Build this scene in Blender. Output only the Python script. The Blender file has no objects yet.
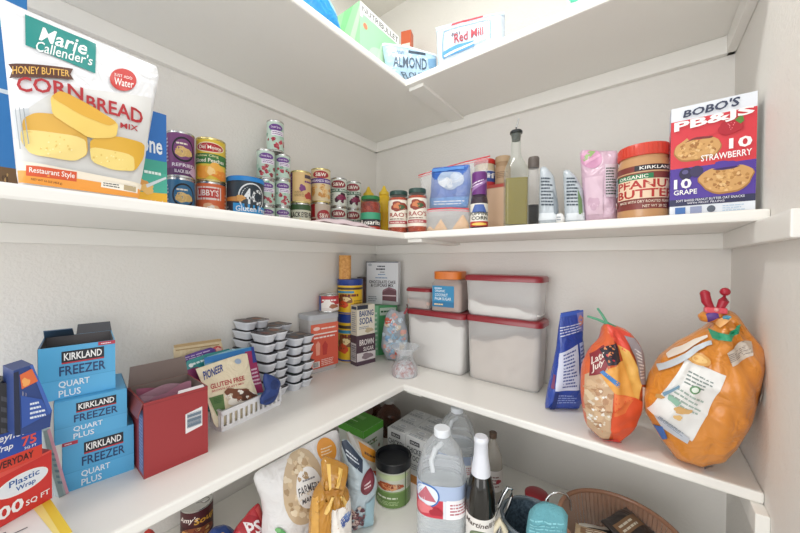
import bpy, bmesh, math, random
from mathutils import Vector, Matrix, noise
from mathutils.geometry import tessellate_polygon

# ---------------------------------------------------------------- camera, world, lights, exposure
SC = bpy.context.scene
COL = SC.collection
PI = math.pi
FPX, PITCH, YAW, ROLL = 313.99, math.radians(-.8833), math.radians(37.6548), math.radians(.2404)
CAM = Vector((1.0911, -1.21, 1.32))
FW = Vector((-math.sin(YAW)*math.cos(PITCH), math.cos(YAW)*math.cos(PITCH), math.sin(PITCH)))
_r = Vector((math.cos(YAW), math.sin(YAW), 0)); _u = _r.cross(FW)
RT = _r*math.cos(ROLL)+_u*math.sin(ROLL); UP = _u*math.cos(ROLL)-_r*math.sin(ROLL)
cd = bpy.data.cameras.new('camera'); cam = bpy.data.objects.new('camera', cd); COL.objects.link(cam)
cd.sensor_width = 36; cd.lens = FPX/800*36; cd.clip_start = .02
cam.matrix_world = Matrix(((RT.x, UP.x, -FW.x, CAM.x), (RT.y, UP.y, -FW.y, CAM.y), (RT.z, UP.z, -FW.z, CAM.z), (0, 0, 0, 1)))
SC.camera = cam

w = bpy.data.worlds.new('world'); SC.world = w; w.use_nodes = True
w.node_tree.nodes['Background'].inputs[0].default_value = (.98, .99, 1.0, 1)
w.node_tree.nodes['Background'].inputs[1].default_value = 1.08

def area(name, loc, target, sx, sy, power, col=(1, 1, 1), shape='RECTANGLE'):
    l = bpy.data.lights.new(name, 'AREA'); l.shape = shape; l.size = sx; l.size_y = sy; l.energy = power; l.color = col
    o = bpy.data.objects.new(name, l); COL.objects.link(o); o.location = loc
    o.rotation_euler = (Vector(target)-Vector(loc)).to_track_quat('-Z', 'Y').to_euler()
    return o
area('ceiling_light', (.66, -.72, 2.52), (.66, -.72, 0), .17, .17, 6.6, (1, .985, .96), 'DISK')
area('doorway_fill', (.35, -3.3, 1.35), (.8, -.2, 1.1), 1.6, 1.9, 28, (1, 1, 1))  # soft fill added behind the camera, towards the unseen doorway
area('side_fill', (4.2, -2.5, 1.15), (.2, -.4, .95), 1.8, 1.8, 23, (1, .99, .975))  # fill added from the right to lift the left wall, no known lamp there
SC.view_settings.view_transform = 'Standard'; SC.view_settings.look = 'None'
SC.view_settings.exposure = 0.04; SC.view_settings.gamma = 1.0; SC.view_settings.use_curve_mapping = False

# ---------------------------------------------------------------- pixel measurements of the photograph turned into points of the room
S1, S2, S3, S4 = 1.945, 1.423, .8845, .53      # tops of the four shelves
def ray(px, py): return FW+RT*((px-400)/FPX)-UP*((py-266.5)/FPX)
def Z(px, py, z): d = ray(px, py); return CAM+d*((z-CAM.z)/d.z)
def X(px, py, x): d = ray(px, py); return CAM+d*((x-CAM.x)/d.x)
def Y(px, py, y): d = ray(px, py); return CAM+d*((y-CAM.y)/d.y)
def zat(px, py, p):
    d = ray(px, py); return CAM.z+d.z*math.hypot(p[0]-CAM.x, p[1]-CAM.y)/math.hypot(d.x, d.y)
def cyl(a, b, py, x=None, y=None):
    da, db = ray(a, py), ray(b, py); ta, tb = math.atan2(da.y, da.x), math.atan2(db.y, db.x)
    m, s = (ta+tb)/2, math.sin(abs(ta-tb)/2)
    D = (x-CAM.x)/math.cos(m) if x is not None else (y-CAM.y)/math.sin(m)
    return CAM.x+D*math.cos(m), CAM.y+D*math.sin(m), D*s
def facing(p): return math.atan2(CAM.x-p[0], -(CAM.y-p[1]))

# ---------------------------------------------------------------- materials
def lin(h):
    h = h.lstrip('#'); c = [int(h[i:i+2], 16)/255 for i in (0, 2, 4)]
    return tuple(x/12.92 if x <= .04045 else ((x+.055)/1.055)**2.4 for x in c)+(1,)
_M = {}
def nt(name):
    m = bpy.data.materials.new(name); m.use_nodes = True; t = m.node_tree
    return m, t, t.nodes['Principled BSDF']
def ink(h, rough=.42, metal=0, coat=0):
    k = (h, rough, metal, coat)
    if k not in _M:
        m, t, b = nt('print_'+h.strip('#')); b.inputs['Base Color'].default_value = lin(h)
        b.inputs['Roughness'].default_value = rough; b.inputs['Metallic'].default_value = metal
        b.inputs['Coat Weight'].default_value = coat; b.inputs['Coat Roughness'].default_value = .15
        _M[k] = m
    return _M[k]
def foil(h):
    k = ('foil', h)
    if k not in _M:
        m, t, b = nt('bag_skin_'+h.strip('#')); b.inputs['Base Color'].default_value = lin(h); crinkle(t, b)
        b.inputs['Roughness'].default_value = .3; b.inputs['Coat Weight'].default_value = .4; b.inputs['Coat Roughness'].default_value = .2; _M[k] = m
    return _M[k]
def crinkle(t, b, strength=.55, scale=26):
    N = t.nodes; L = t.links; tc = N.new('ShaderNodeTexCoord'); n = N.new('ShaderNodeTexNoise'); n.inputs['Scale'].default_value = scale; n.inputs['Detail'].default_value = 2; n.inputs['Distortion'].default_value = 1.2
    bp = N.new('ShaderNodeBump'); bp.inputs['Strength'].default_value = strength; bp.inputs['Distance'].default_value = .012
    L.new(tc.outputs['Object'], n.inputs['Vector']); L.new(n.outputs['Fac'], bp.inputs['Height']); L.new(bp.outputs['Normal'], b.inputs['Normal'])
def paint(name, h, rough, bump, scale, var=.02):
    m, t, b = nt(name); N = t.nodes; L = t.links
    tc = N.new('ShaderNodeTexCoord'); n1 = N.new('ShaderNodeTexNoise'); n1.inputs['Scale'].default_value = scale; n1.inputs['Detail'].default_value = 3
    n2 = N.new('ShaderNodeTexNoise'); n2.inputs['Scale'].default_value = 2.2; n2.inputs['Detail'].default_value = 2
    mx = N.new('ShaderNodeMix'); mx.data_type = 'RGBA'
    c = lin(h); mx.inputs[6].default_value = tuple(x*(1-var) for x in c[:3])+(1,); mx.inputs[7].default_value = tuple(min(1, x*(1+var)) for x in c[:3])+(1,)
    bp = N.new('ShaderNodeBump'); bp.inputs['Strength'].default_value = bump; bp.inputs['Distance'].default_value = .004
    L.new(tc.outputs['Object'], n1.inputs['Vector']); L.new(tc.outputs['Object'], n2.inputs['Vector'])
    L.new(n2.outputs['Fac'], mx.inputs[0]); L.new(mx.outputs[2], b.inputs['Base Color'])
    L.new(n1.outputs['Fac'], bp.inputs['Height']); L.new(bp.outputs['Normal'], b.inputs['Normal'])
    b.inputs['Roughness'].default_value = rough
    return m
WALL = paint('wall_paint', '#e9e6e0', .7, .35, 130)
SHELF = paint('shelf_paint', '#f0eee8', .38, .05, 60, .012)
FLOOR = paint('floor_finish', '#cbc8c2', .5, .1, 20)
def film(name, h, clear, rough=.12, gloss=.5):
    """thin plastic film or sheet: part of the light passes straight, the rest meets a glossy tinted skin"""
    m, t, b = nt(name); N = t.nodes; L = t.links
    b.inputs['Base Color'].default_value = lin(h); b.inputs['Roughness'].default_value = rough; b.inputs['Specular IOR Level'].default_value = gloss
    tr = N.new('ShaderNodeBsdfTransparent'); mx = N.new('ShaderNodeMixShader'); lw = N.new('ShaderNodeLayerWeight'); lw.inputs['Blend'].default_value = .25
    mr = N.new('ShaderNodeMapRange'); mr.inputs['To Min'].default_value = 1-clear; mr.inputs['To Max'].default_value = min(1, 1-clear*.45)
    L.new(lw.outputs['Facing'], mr.inputs['Value']); L.new(mr.outputs[0], mx.inputs[0])
    L.new(tr.outputs[0], mx.inputs[1]); L.new(b.outputs[0], mx.inputs[2]); L.new(mx.outputs[0], N['Material Output'].inputs[0])
    return m
def glassy(name, h, rough=.02, ior=1.4):
    m, t, b = nt(name); b.inputs['Base Color'].default_value = lin(h); b.inputs['Roughness'].default_value = rough
    b.inputs['Transmission Weight'].default_value = 1; b.inputs['IOR'].default_value = ior
    return m
def grain(name, h1, h2, scale, rough=.8, bump=.5):
    m, t, b = nt(name); N = t.nodes; L = t.links
    tc = N.new('ShaderNodeTexCoord'); n = N.new('ShaderNodeTexNoise'); n.inputs['Scale'].default_value = scale; n.inputs['Detail'].default_value = 4
    cr = N.new('ShaderNodeValToRGB'); cr.color_ramp.elements[0].color = lin(h1); cr.color_ramp.elements[1].color = lin(h2)
    cr.color_ramp.elements[0].position = .35; cr.color_ramp.elements[1].position = .65
    bp = N.new('ShaderNodeBump'); bp.inputs['Strength'].default_value = bump; bp.inputs['Distance'].default_value = .003
    L.new(tc.outputs['Object'], n.inputs['Vector']); L.new(n.outputs['Fac'], cr.inputs[0]); L.new(cr.outputs[0], b.inputs['Base Color'])
    L.new(n.outputs['Fac'], bp.inputs['Height']); L.new(bp.outputs['Normal'], b.inputs['Normal']); b.inputs['Roughness'].default_value = rough
    return m
STEEL = ink('#c9c9c6', .25, .9); GOLDTIN = ink('#d9c88a', .25, .85); CHROME = ink('#d8dadc', .12, 1)
CLEARBAG = film('clear_film', '#f4f6f8', .86); MILKY = film('milky_plastic', '#eeedeb', .58, .28, .4); CLEARPLASTIC = film('clear_plastic', '#eef1f3', .88, .06)
PETCLEAR = film('clear_bottle_plastic', '#eef3f6', .8, .04, .7); GLASS = film('clear_glass', '#b9c2b6', .87, .02, .8); JARGLASS = film('jar_glass', '#8f8f8c', .92, .04, .7)
OIL = film('olive_oil', '#8d7d0a', .2, .05, .6); WATER = glassy('water', '#fbfdff', .0, 1.33)
DARKGLASS = film('dark_green_glass', '#16130c', .12, .04, .8); AMBER = film('brown_bottle_plastic', '#5a2c18', .25, .06, .7)
CARD = ink('#b9a189', .8); GREYCARD = ink('#9b8b80', .8)
FLOUR = grain('white_flour', '#f2f0ec', '#fbfaf7', 30, .9, .3); BROWNFLOUR = grain('wholegrain_flour', '#cbbcb0', '#ddd1c6', 25, .9, .3)

# ---------------------------------------------------------------- mesh building
_T = {}
def textmesh(s, bold, sh):
    k = (s, bold, sh)
    if k not in _T:
        cu = bpy.data.curves.new('lettering', 'FONT'); cu.body = s; cu.resolution_u = 2; cu.offset = bold; cu.shear = sh; cu.fill_mode = 'FRONT'
        ob = bpy.data.objects.new('lettering', cu); me = bpy.data.meshes.new_from_object(ob)
        vs = [tuple(v.co[:2]) for v in me.vertices]; fs = [tuple(p.vertices) for p in me.polygons]
        bpy.data.objects.remove(ob); bpy.data.curves.remove(cu); bpy.data.meshes.remove(me)
        if vs:
            x0, x1 = min(v[0] for v in vs), max(v[0] for v in vs); y0, y1 = min(v[1] for v in vs), max(v[1] for v in vs)
            vs = [((x-x0)/max(1e-6, x1-x0), (y-y0)/max(1e-6, y1-y0)) for x, y in vs]
        _T[k] = (vs, fs)
    return _T[k]

class MB:
    def __init__(s): s.v = []; s.f = []; s.m = []; s.mats = []; s.sm = []
    def mi(s, m):
        if isinstance(m, str): m = ink(m)
        if m not in s.mats: s.mats.append(m)
        return s.mats.index(m)
    def add(s, vs, fs, m, smooth=True):
        o = len(s.v); s.v += [tuple(p) for p in vs]; i = s.mi(m)
        for f in fs: s.f.append(tuple(o+k for k in f)); s.m.append(i); s.sm.append(smooth)
    def box(s, c, size, m, bev=0.0, mats=None, R=None):
        bm = bmesh.new(); bmesh.ops.create_cube(bm, size=1)
        for v in bm.verts: v.co = Vector((v.co.x*size[0], v.co.y*size[1], v.co.z*size[2]))
        if bev: bmesh.ops.bevel(bm, geom=list(bm.edges), offset=bev, segments=2, affect='EDGES', profile=.6)
        bm.normal_update()
        for f in bm.faces:
            mm = m
            if mats:
                n = f.normal; ax = max(range(3), key=lambda i: abs(n[i])); key = ('right', 'back', 'top')[ax] if n[ax] > 0 else ('left', 'front', 'bottom')[ax]
                mm = mats.get(key, m)
            P = [Vector(v.co) for v in f.verts]
            if R: P = [R @ p for p in P]
            s.add([p+Vector(c) for p in P], [tuple(range(len(P)))], mm, False)
        bm.free()
    def lathe(s, prof, m, n=40, c=(0, 0, 0), sq=None):
        vs = []; fs = []; K = len(prof)
        for r, z in prof:
            for i in range(n):
                a = 2*PI*i/n; ca, sa = math.cos(a), math.sin(a)
                if sq: q = (abs(ca)**sq+abs(sa)**sq)**(-1/sq); ca *= q; sa *= q
                vs.append((c[0]+r*ca, c[1]+r*sa, c[2]+z))
        for j in range(K-1):
            for i in range(n): fs.append((j*n+i, j*n+(i+1) % n, (j+1)*n+(i+1) % n, (j+1)*n+i))
        if prof[0][0] > 1e-4: fs.append(tuple(range(n-1, -1, -1)))
        if prof[-1][0] > 1e-4: fs.append(tuple((K-1)*n+i for i in range(n)))
        s.add(vs, fs, m)
    def shell(s, prof, m, n=40, c=(0, 0, 0), sq=None):
        """open lathe without end caps"""
        vs = []; fs = []
        for r, z in prof:
            for i in range(n):
                a = 2*PI*i/n; ca, sa = math.cos(a), math.sin(a)
                if sq: q = (abs(ca)**sq+abs(sa)**sq)**(-1/sq); ca *= q; sa *= q
                vs.append((c[0]+r*ca, c[1]+r*sa, c[2]+z))
        for j in range(len(prof)-1):
            for i in range(n): fs.append((j*n+i, j*n+(i+1) % n, (j+1)*n+(i+1) % n, (j+1)*n+i))
        s.add(vs, fs, m)
    def rbox(s, levels, m, rad, caps=(True, True), k=5, c=(0, 0, 0)):
        """loft of rounded rectangles: levels of (z, width, depth[, radius])"""
        vs = []; fs = []; n = 4*k
        for lv in levels:
            z, w_, d_ = lv[:3]; r_ = min(lv[3] if len(lv) > 3 else rad, w_/2-1e-4, d_/2-1e-4)
            for q, (sx, sy) in enumerate(((1, 1), (-1, 1), (-1, -1), (1, -1))):
                for i in range(k):
                    a = PI/2*(q+i/(k-1)); vs.append((c[0]+sx*(w_/2-r_)+r_*math.cos(a), c[1]+sy*(d_/2-r_)+r_*math.sin(a), c[2]+z))
        for j in range(len(levels)-1):
            for i in range(n): fs.append((j*n+i, j*n+(i+1) % n, (j+1)*n+(i+1) % n, (j+1)*n+i))
        if caps[0]: fs.append(tuple(range(n-1, -1, -1)))
        if caps[1]: fs.append(tuple((len(levels)-1)*n+i for i in range(n)))
        s.add(vs, fs, m)
    def tube(s, pts, r, m, n=10, cap=True):
        P = [Vector(p) for p in pts]; vs = []; fs = []; ref = Vector((0, 0, 1))
        for i, p in enumerate(P):
            t = (P[min(i+1, len(P)-1)]-P[max(i-1, 0)]).normalized()
            a = t.cross(ref)
            if a.length < .1: a = t.cross(Vector((1, 0, 0)))
            a.normalize(); b = t.cross(a); ref = b.cross(t) if False else ref
            rr = r[i] if isinstance(r, (list, tuple)) else r
            for k in range(n): q = 2*PI*k/n; vs.append(p+a*(rr*math.cos(q))+b*(rr*math.sin(q)))
        for i in range(len(P)-1):
            for k in range(n): fs.append((i*n+k, i*n+(k+1) % n, (i+1)*n+(k+1) % n, (i+1)*n+k))
        if cap: fs += [tuple(range(n-1, -1, -1)), tuple((len(P)-1)*n+k for k in range(n))]
        s.add(vs, fs, m)
    def ball(s, c, r, m, n=12, sc=(1, 1, 1)):
        bm = bmesh.new(); bmesh.ops.create_icosphere(bm, subdivisions=2, radius=1)
        s.add([(c[0]+v.co.x*r*sc[0], c[1]+v.co.y*r*sc[1], c[2]+v.co.z*r*sc[2]) for v in bm.verts], [tuple(v.index for v in f.verts) for f in bm.faces], m); bm.free()
    def grid(s, fn, nu, nv, m, wrap=False):
        vs = [fn(i/nu, j/nv) for j in range(nv+1) for i in range(nu+1)]
        s.add(vs, [(j*(nu+1)+i, j*(nu+1)+i+1, (j+1)*(nu+1)+i+1, (j+1)*(nu+1)+i) for j in range(nv) for i in range(nu)], m)
    def art(s, shapes, fm, maxlen=None, k0=1):
        """printed graphics laid on a surface; fm(a, b, layer) gives the point of the surface"""
        for ix, sh in enumerate(shapes):
            k = k0+ix; t = sh[0]; pts = []; fs = []; col = None
            if t == 'r':
                x0, y0, x1, y1, col = sh[1:6]; pts = [(x0, y0), (x1, y0), (x1, y1), (x0, y1)]; fs = [(0, 1, 2, 3)]
            elif t in 'pq':
                pts = list(sh[1]); col = sh[2]
                for _ in range(2 if t == 'q' else 0):
                    Q = []
                    for i in range(len(pts)):
                        u, v = pts[i], pts[(i+1) % len(pts)]; Q += [(u[0]*.85+v[0]*.15, u[1]*.85+v[1]*.15), (u[0]*.15+v[0]*.85, u[1]*.15+v[1]*.85)]
                    pts = Q
                fs = [tuple(f) for f in tessellate_polygon([[Vector((a, b, 0)) for a, b in pts]])]
            elif t in 'eb':
                cx, cy, rx, ry, col = sh[1:6]; rot = sh[6] if t == 'e' and len(sh) > 6 else 0; N = 28; pts = [(cx, cy)]
                for i in range(N):
                    a = 2*PI*i/N; q = 1
                    if t == 'b':
                        am = sh[7] if len(sh) > 7 else .8; q = 1+am*(.16*math.sin(3*a+sh[6])+.1*math.sin(5*a+2*sh[6])+.06*math.sin(9*a+3*sh[6]))
                    u, v = rx*q*math.cos(a), ry*q*math.sin(a); pts.append((cx+u*math.cos(rot)-v*math.sin(rot), cy+u*math.sin(rot)+v*math.cos(rot)))
                fs = [(0, 1+i, 1+(i+1) % N) for i in range(N)]
            elif t == 't':
                o = sh[4] if len(sh) > 4 else {}; q = sh[2]; col = sh[3]
                if len(q) == 4 and not isinstance(q[0], (tuple, list)): q = [(q[0], q[1]), (q[2], q[1]), (q[2], q[3]), (q[0], q[3])]
                tv, fs = textmesh(sh[1], o.get('b', .012)*.5, o.get('sh', 0)); arc = o.get('arc', 0)
                for a, b in tv:
                    b2 = b+arc*4*a*(1-a)
                    pts.append(tuple(q[0][i]*(1-a)*(1-b2)+q[1][i]*a*(1-b2)+q[2][i]*a*b2+q[3][i]*(1-a)*b2 for i in (0, 1)))
            elif t == 'l':
                q, n, col = sh[1], sh[2], sh[3]; fr = sh[4] if len(sh) > 4 else .45; rnd = random.Random(int(abs(sum(map(sum, q)))*997) if isinstance(q[0], tuple) else int(abs(sum(q))*997))
                if not isinstance(q[0], (tuple, list)): q = [(q[0], q[1]), (q[2], q[1]), (q[2], q[3]), (q[0], q[3])]
                B = lambda a, b: tuple(q[0][i]*(1-a)*(1-b)+q[1][i]*a*(1-b)+q[2][i]*a*b+q[3][i]*(1-a)*b for i in (0, 1))
                for i in range(n):
                    b0, b1, e = (i+.2)/n, (i+.2+fr)/n, rnd.uniform(.7, 1); x = 0
                    while x < e-.02:
                        x2 = min(e, x+rnd.uniform(.08, .25)); b_ = len(pts); pts += [B(x, b0), B(x2, b0), B(x2, b1), B(x, b1)]; fs.append((b_, b_+1, b_+2, b_+3)); x = x2+.03
            elif t == 'bar':
                x0, y0, x1, y1 = sh[1:5]; col = sh[5] if len(sh) > 5 else '#22252a'; hz = len(sh) > 6; rnd = random.Random(int((x0+y0)*999)); a = 0
                while a < .97:
                    wd = rnd.choice((.02, .03, .05)); b_ = len(pts); e = min(1, a+wd)
                    if hz: pts += [(x0, y0+(y1-y0)*a), (x1, y0+(y1-y0)*a), (x1, y0+(y1-y0)*e), (x0, y0+(y1-y0)*e)]
                    else: pts += [(x0+(x1-x0)*a, y0), (x0+(x1-x0)*e, y0), (x0+(x1-x0)*e, y1), (x0+(x1-x0)*a, y1)]
                    fs.append((b_, b_+1, b_+2, b_+3)); a = e+rnd.choice((.02, .03, .04))
            elif t == 's':
                cx, cy, rx, ry, n, cols, seed, sz = sh[1:9]; rnd = random.Random(seed)
                for i in range(n):
                    a, q = rnd.uniform(0, 2*PI), math.sqrt(rnd.random()); z = sz*rnd.uniform(.6, 1.2)
                    asp = ry/rx if rx else 1
                    s.art([('b', cx+rx*q*math.cos(a), cy+ry*q*math.sin(a), z, z*(1 if len(sh) < 10 else sh[9]), rnd.choice(cols), i)], fm, maxlen, k+.02*i)
                continue
            if not pts: continue
            bm = bmesh.new(); bv = [bm.verts.new((a, b, 0)) for a, b in pts]
            for f in fs:
                if len(set(f)) > 2:
                    try: bm.faces.new([bv[i] for i in f])
                    except ValueError: pass
            if maxlen:
                for _ in range(5):
                    E = [e for e in bm.edges if (Vector(fm(e.verts[0].co.x, e.verts[0].co.y, 0))-Vector(fm(e.verts[1].co.x, e.verts[1].co.y, 0))).length > maxlen]
                    if not E or len(bm.verts) > 4000: break
                    bmesh.ops.subdivide_edges(bm, edges=E, cuts=1, use_grid_fill=True)
            bm.verts.index_update()
            s.add([fm(v.co.x, v.co.y, k) for v in bm.verts], [tuple(v.index for v in f.verts) for f in bm.faces], col, bool(maxlen)); bm.free()
    def build(s, name, parent=None, loc=None, rot=None, ang=38):
        me = bpy.data.meshes.new(name); me.from_pydata(s.v, [], s.f)
        for m in s.mats: me.materials.append(m)
        me.polygons.foreach_set('material_index', s.m); me.polygons.foreach_set('use_smooth', s.sm)
        me.validate(); bm = bmesh.new(); bm.from_mesh(me); bmesh.ops.recalc_face_normals(bm, faces=list(bm.faces)); bm.to_mesh(me); bm.free()
        me.set_sharp_from_angle(angle=math.radians(ang)); me.update()
        o = bpy.data.objects.new(name, me); COL.objects.link(o)
        if parent: o.parent = parent
        if loc is not None: o.location = loc
        if rot is not None: o.rotation_euler = rot
        return o

def tag(o, label, cat, group=None, kind=None):
    o['label'] = label; o['category'] = cat
    if group: o['group'] = group
    if kind: o['kind'] = kind
    return o
def thing(name, label, cat, loc, rz=0, group=None, tilt=(0, 0)):
    o = bpy.data.objects.new(name, None); COL.objects.link(o); o.empty_display_size = .03
    o.location = loc; o.rotation_euler = (tilt[0], tilt[1], rz); return tag(o, label, cat, group)
def struct(o): o['kind'] = 'structure'; return o

def facemap(face, w, d, h, eps=.00014, base=.0002, z0=0):
    def fm(u, v, k):
        e = base+eps*k
        if face == 'front': return ((u-.5)*w, -d/2-e, z0+v*h)
        if face == 'back': return ((.5-u)*w, d/2+e, z0+v*h)
        if face == 'left': return (-w/2-e, d/2-u*d, z0+v*h)
        if face == 'right': return (w/2+e, -d/2+u*d, z0+v*h)
        return ((u-.5)*w, (v-.5)*d, z0+h+e)
    return fm
def carton(name, label, cat, loc, rz, w, d, h, col, art=None, cols=None, group=None, tilt=(0, 0), bev=.0012, parent=None):
    mb = MB(); mb.box((0, 0, h/2), (w, d, h), col, bev, cols)
    for f, a in (art or {}).items(): mb.art(a, facemap(f, w, d, h))
    o = mb.build(name, parent, loc, (tilt[0], tilt[1], rz))
    return tag(o, label, cat, group) if not parent else o
def boxL(x0, pl, pr, pyt, base, d, pym=None):
    """box whose front lies in the plane x = x0: location, turn, width, depth, height"""
    a, b = X(pl, pyt, x0), X(pr, pyt, x0); return (x0-d/2, (a.y+b.y)/2, base), PI/2, b.y-a.y, d, X(pym or (pl+pr)/2, pyt, x0).z-base
def boxR(y0, pl, pr, pyt, base, d, pym=None):
    a, b = Y(pl, pyt, y0), Y(pr, pyt, y0); return ((a.x+b.x)/2, y0+d/2, base), 0, b.x-a.x, d, Y(pym or (pl+pr)/2, pyt, y0).z-base
def fbox(bl, br, tl, base, d):
    """box standing at height base, known by the ends of its front bottom edge and the top of its left front edge"""
    a, b = Z(*bl, base), Z(*br, base); t = (b-a).normalized(); rz = math.atan2(t.y, t.x); n = Vector((t.y, -t.x, 0))
    c = (a+b)/2-n*(d/2); return (c.x, c.y, base), rz, (b-a).length, d, zat(tl[0], tl[1], a)-base

def fboxr(bl, br, tl, base, d, rz):
    a = Z(*bl, base); t = Vector((math.cos(rz), math.sin(rz), 0)); r = ray(*br); k = ((a.x-CAM.x)*r.y-(a.y-CAM.y)*r.x)/(t.y*r.x-t.x*r.y); n = Vector((t.y, -t.x, 0)); c = a+t*(k/2)-n*(d/2)
    return (c.x, c.y, base), rz, k, d, zat(tl[0], tl[1], a)-base
def ring_label(mb, r, z0, z1, col, art, span=PI, n=48, k0=1):
    mb.shell([(r, z0), (r, z1)], col, n)
    fm = lambda u, v, k: ((r+.0003+.00014*k)*math.sin((u-.5)*span), -(r+.0003+.00014*k)*math.cos((u-.5)*span), z0+v*(z1-z0))
    mb.art(art, fm, r*.3, k0)
def can(label, loc, r, h, col, art, rz=None, group=None, name='food_can', cat='can', tin=STEEL, ring=False):
    t = thing(name, label, cat, loc, facing(loc) if rz is None else rz, group)
    b = MB(); b.lathe([(r*.93, .0015), (r*.97, 0), (r, .001), (r, .004), (r*.972, .006), (r*.972, h-.006), (r, h-.004), (r, h-.001), (r*.97, h), (r*.94, h-.001), (r*.93, h-.003), (0, h-.003)], tin)
    bo = b.build('body', t)
    l = MB(); ring_label(l, r*.985, .006, h-.006, col, art); l.build('label', t)
    if ring:
        p = MB(); p.tube([(r*.5+r*.25*math.cos(a*PI/6), r*.28*math.sin(a*PI/6), h-.0015) for a in range(13)], .0012, tin, 6); p.box((r*.15, 0, h-.002), (r*.4, r*.2, .001), tin); p.build('pull_tab', bo)
    return t
def jar(label, loc, r, h, glass, lidcol, lh, contents=None, lab=None, name='jar', cat='jar', lr=None, neck=.8, group=None, fill=.93, knurl=True, rz=None):
    """screw-top jar: body, contents, lid and label (z0, z1, colour, art)"""
    t = thing(name, label, cat, loc, facing(loc) if rz is None else rz, group); H = h-lh; lr = lr or r*neck*1.06
    prof = [(r*.9, 0), (r*.98, .003), (r, .008), (r, H-.016), (r*.95, H-.007), (r*neck, H-.001), (r*neck, H+lh*.5)]
    b = MB(); b.lathe(prof, glass); b.build('body', t)
    if contents:
        c = MB(); c.lathe([(r*.86, .003), (r*.95, .008), (r*.95, H*fill-.012), (r*.9, H*fill)], contents); c.build('contents', t)
    l = MB(); l.lathe([(lr*.98, H), (lr, H+.001), (lr, h-.002), (lr*.97, h)], lidcol)
    if knurl:
        for i in range(36):
            a = 2*PI*i/36; l.box((lr*math.cos(a), lr*math.sin(a), H+lh/2), (.0012, .0018, lh*.8), lidcol, 0, None, Matrix.Rotation(a, 3, 'Z'))
    l.build('lid', t)
    if lab:
        m = MB(); ring_label(m, r+.0005, lab[0]*H, lab[1]*H, lab[2], lab[3]); m.build('label', t)
    return t

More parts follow.
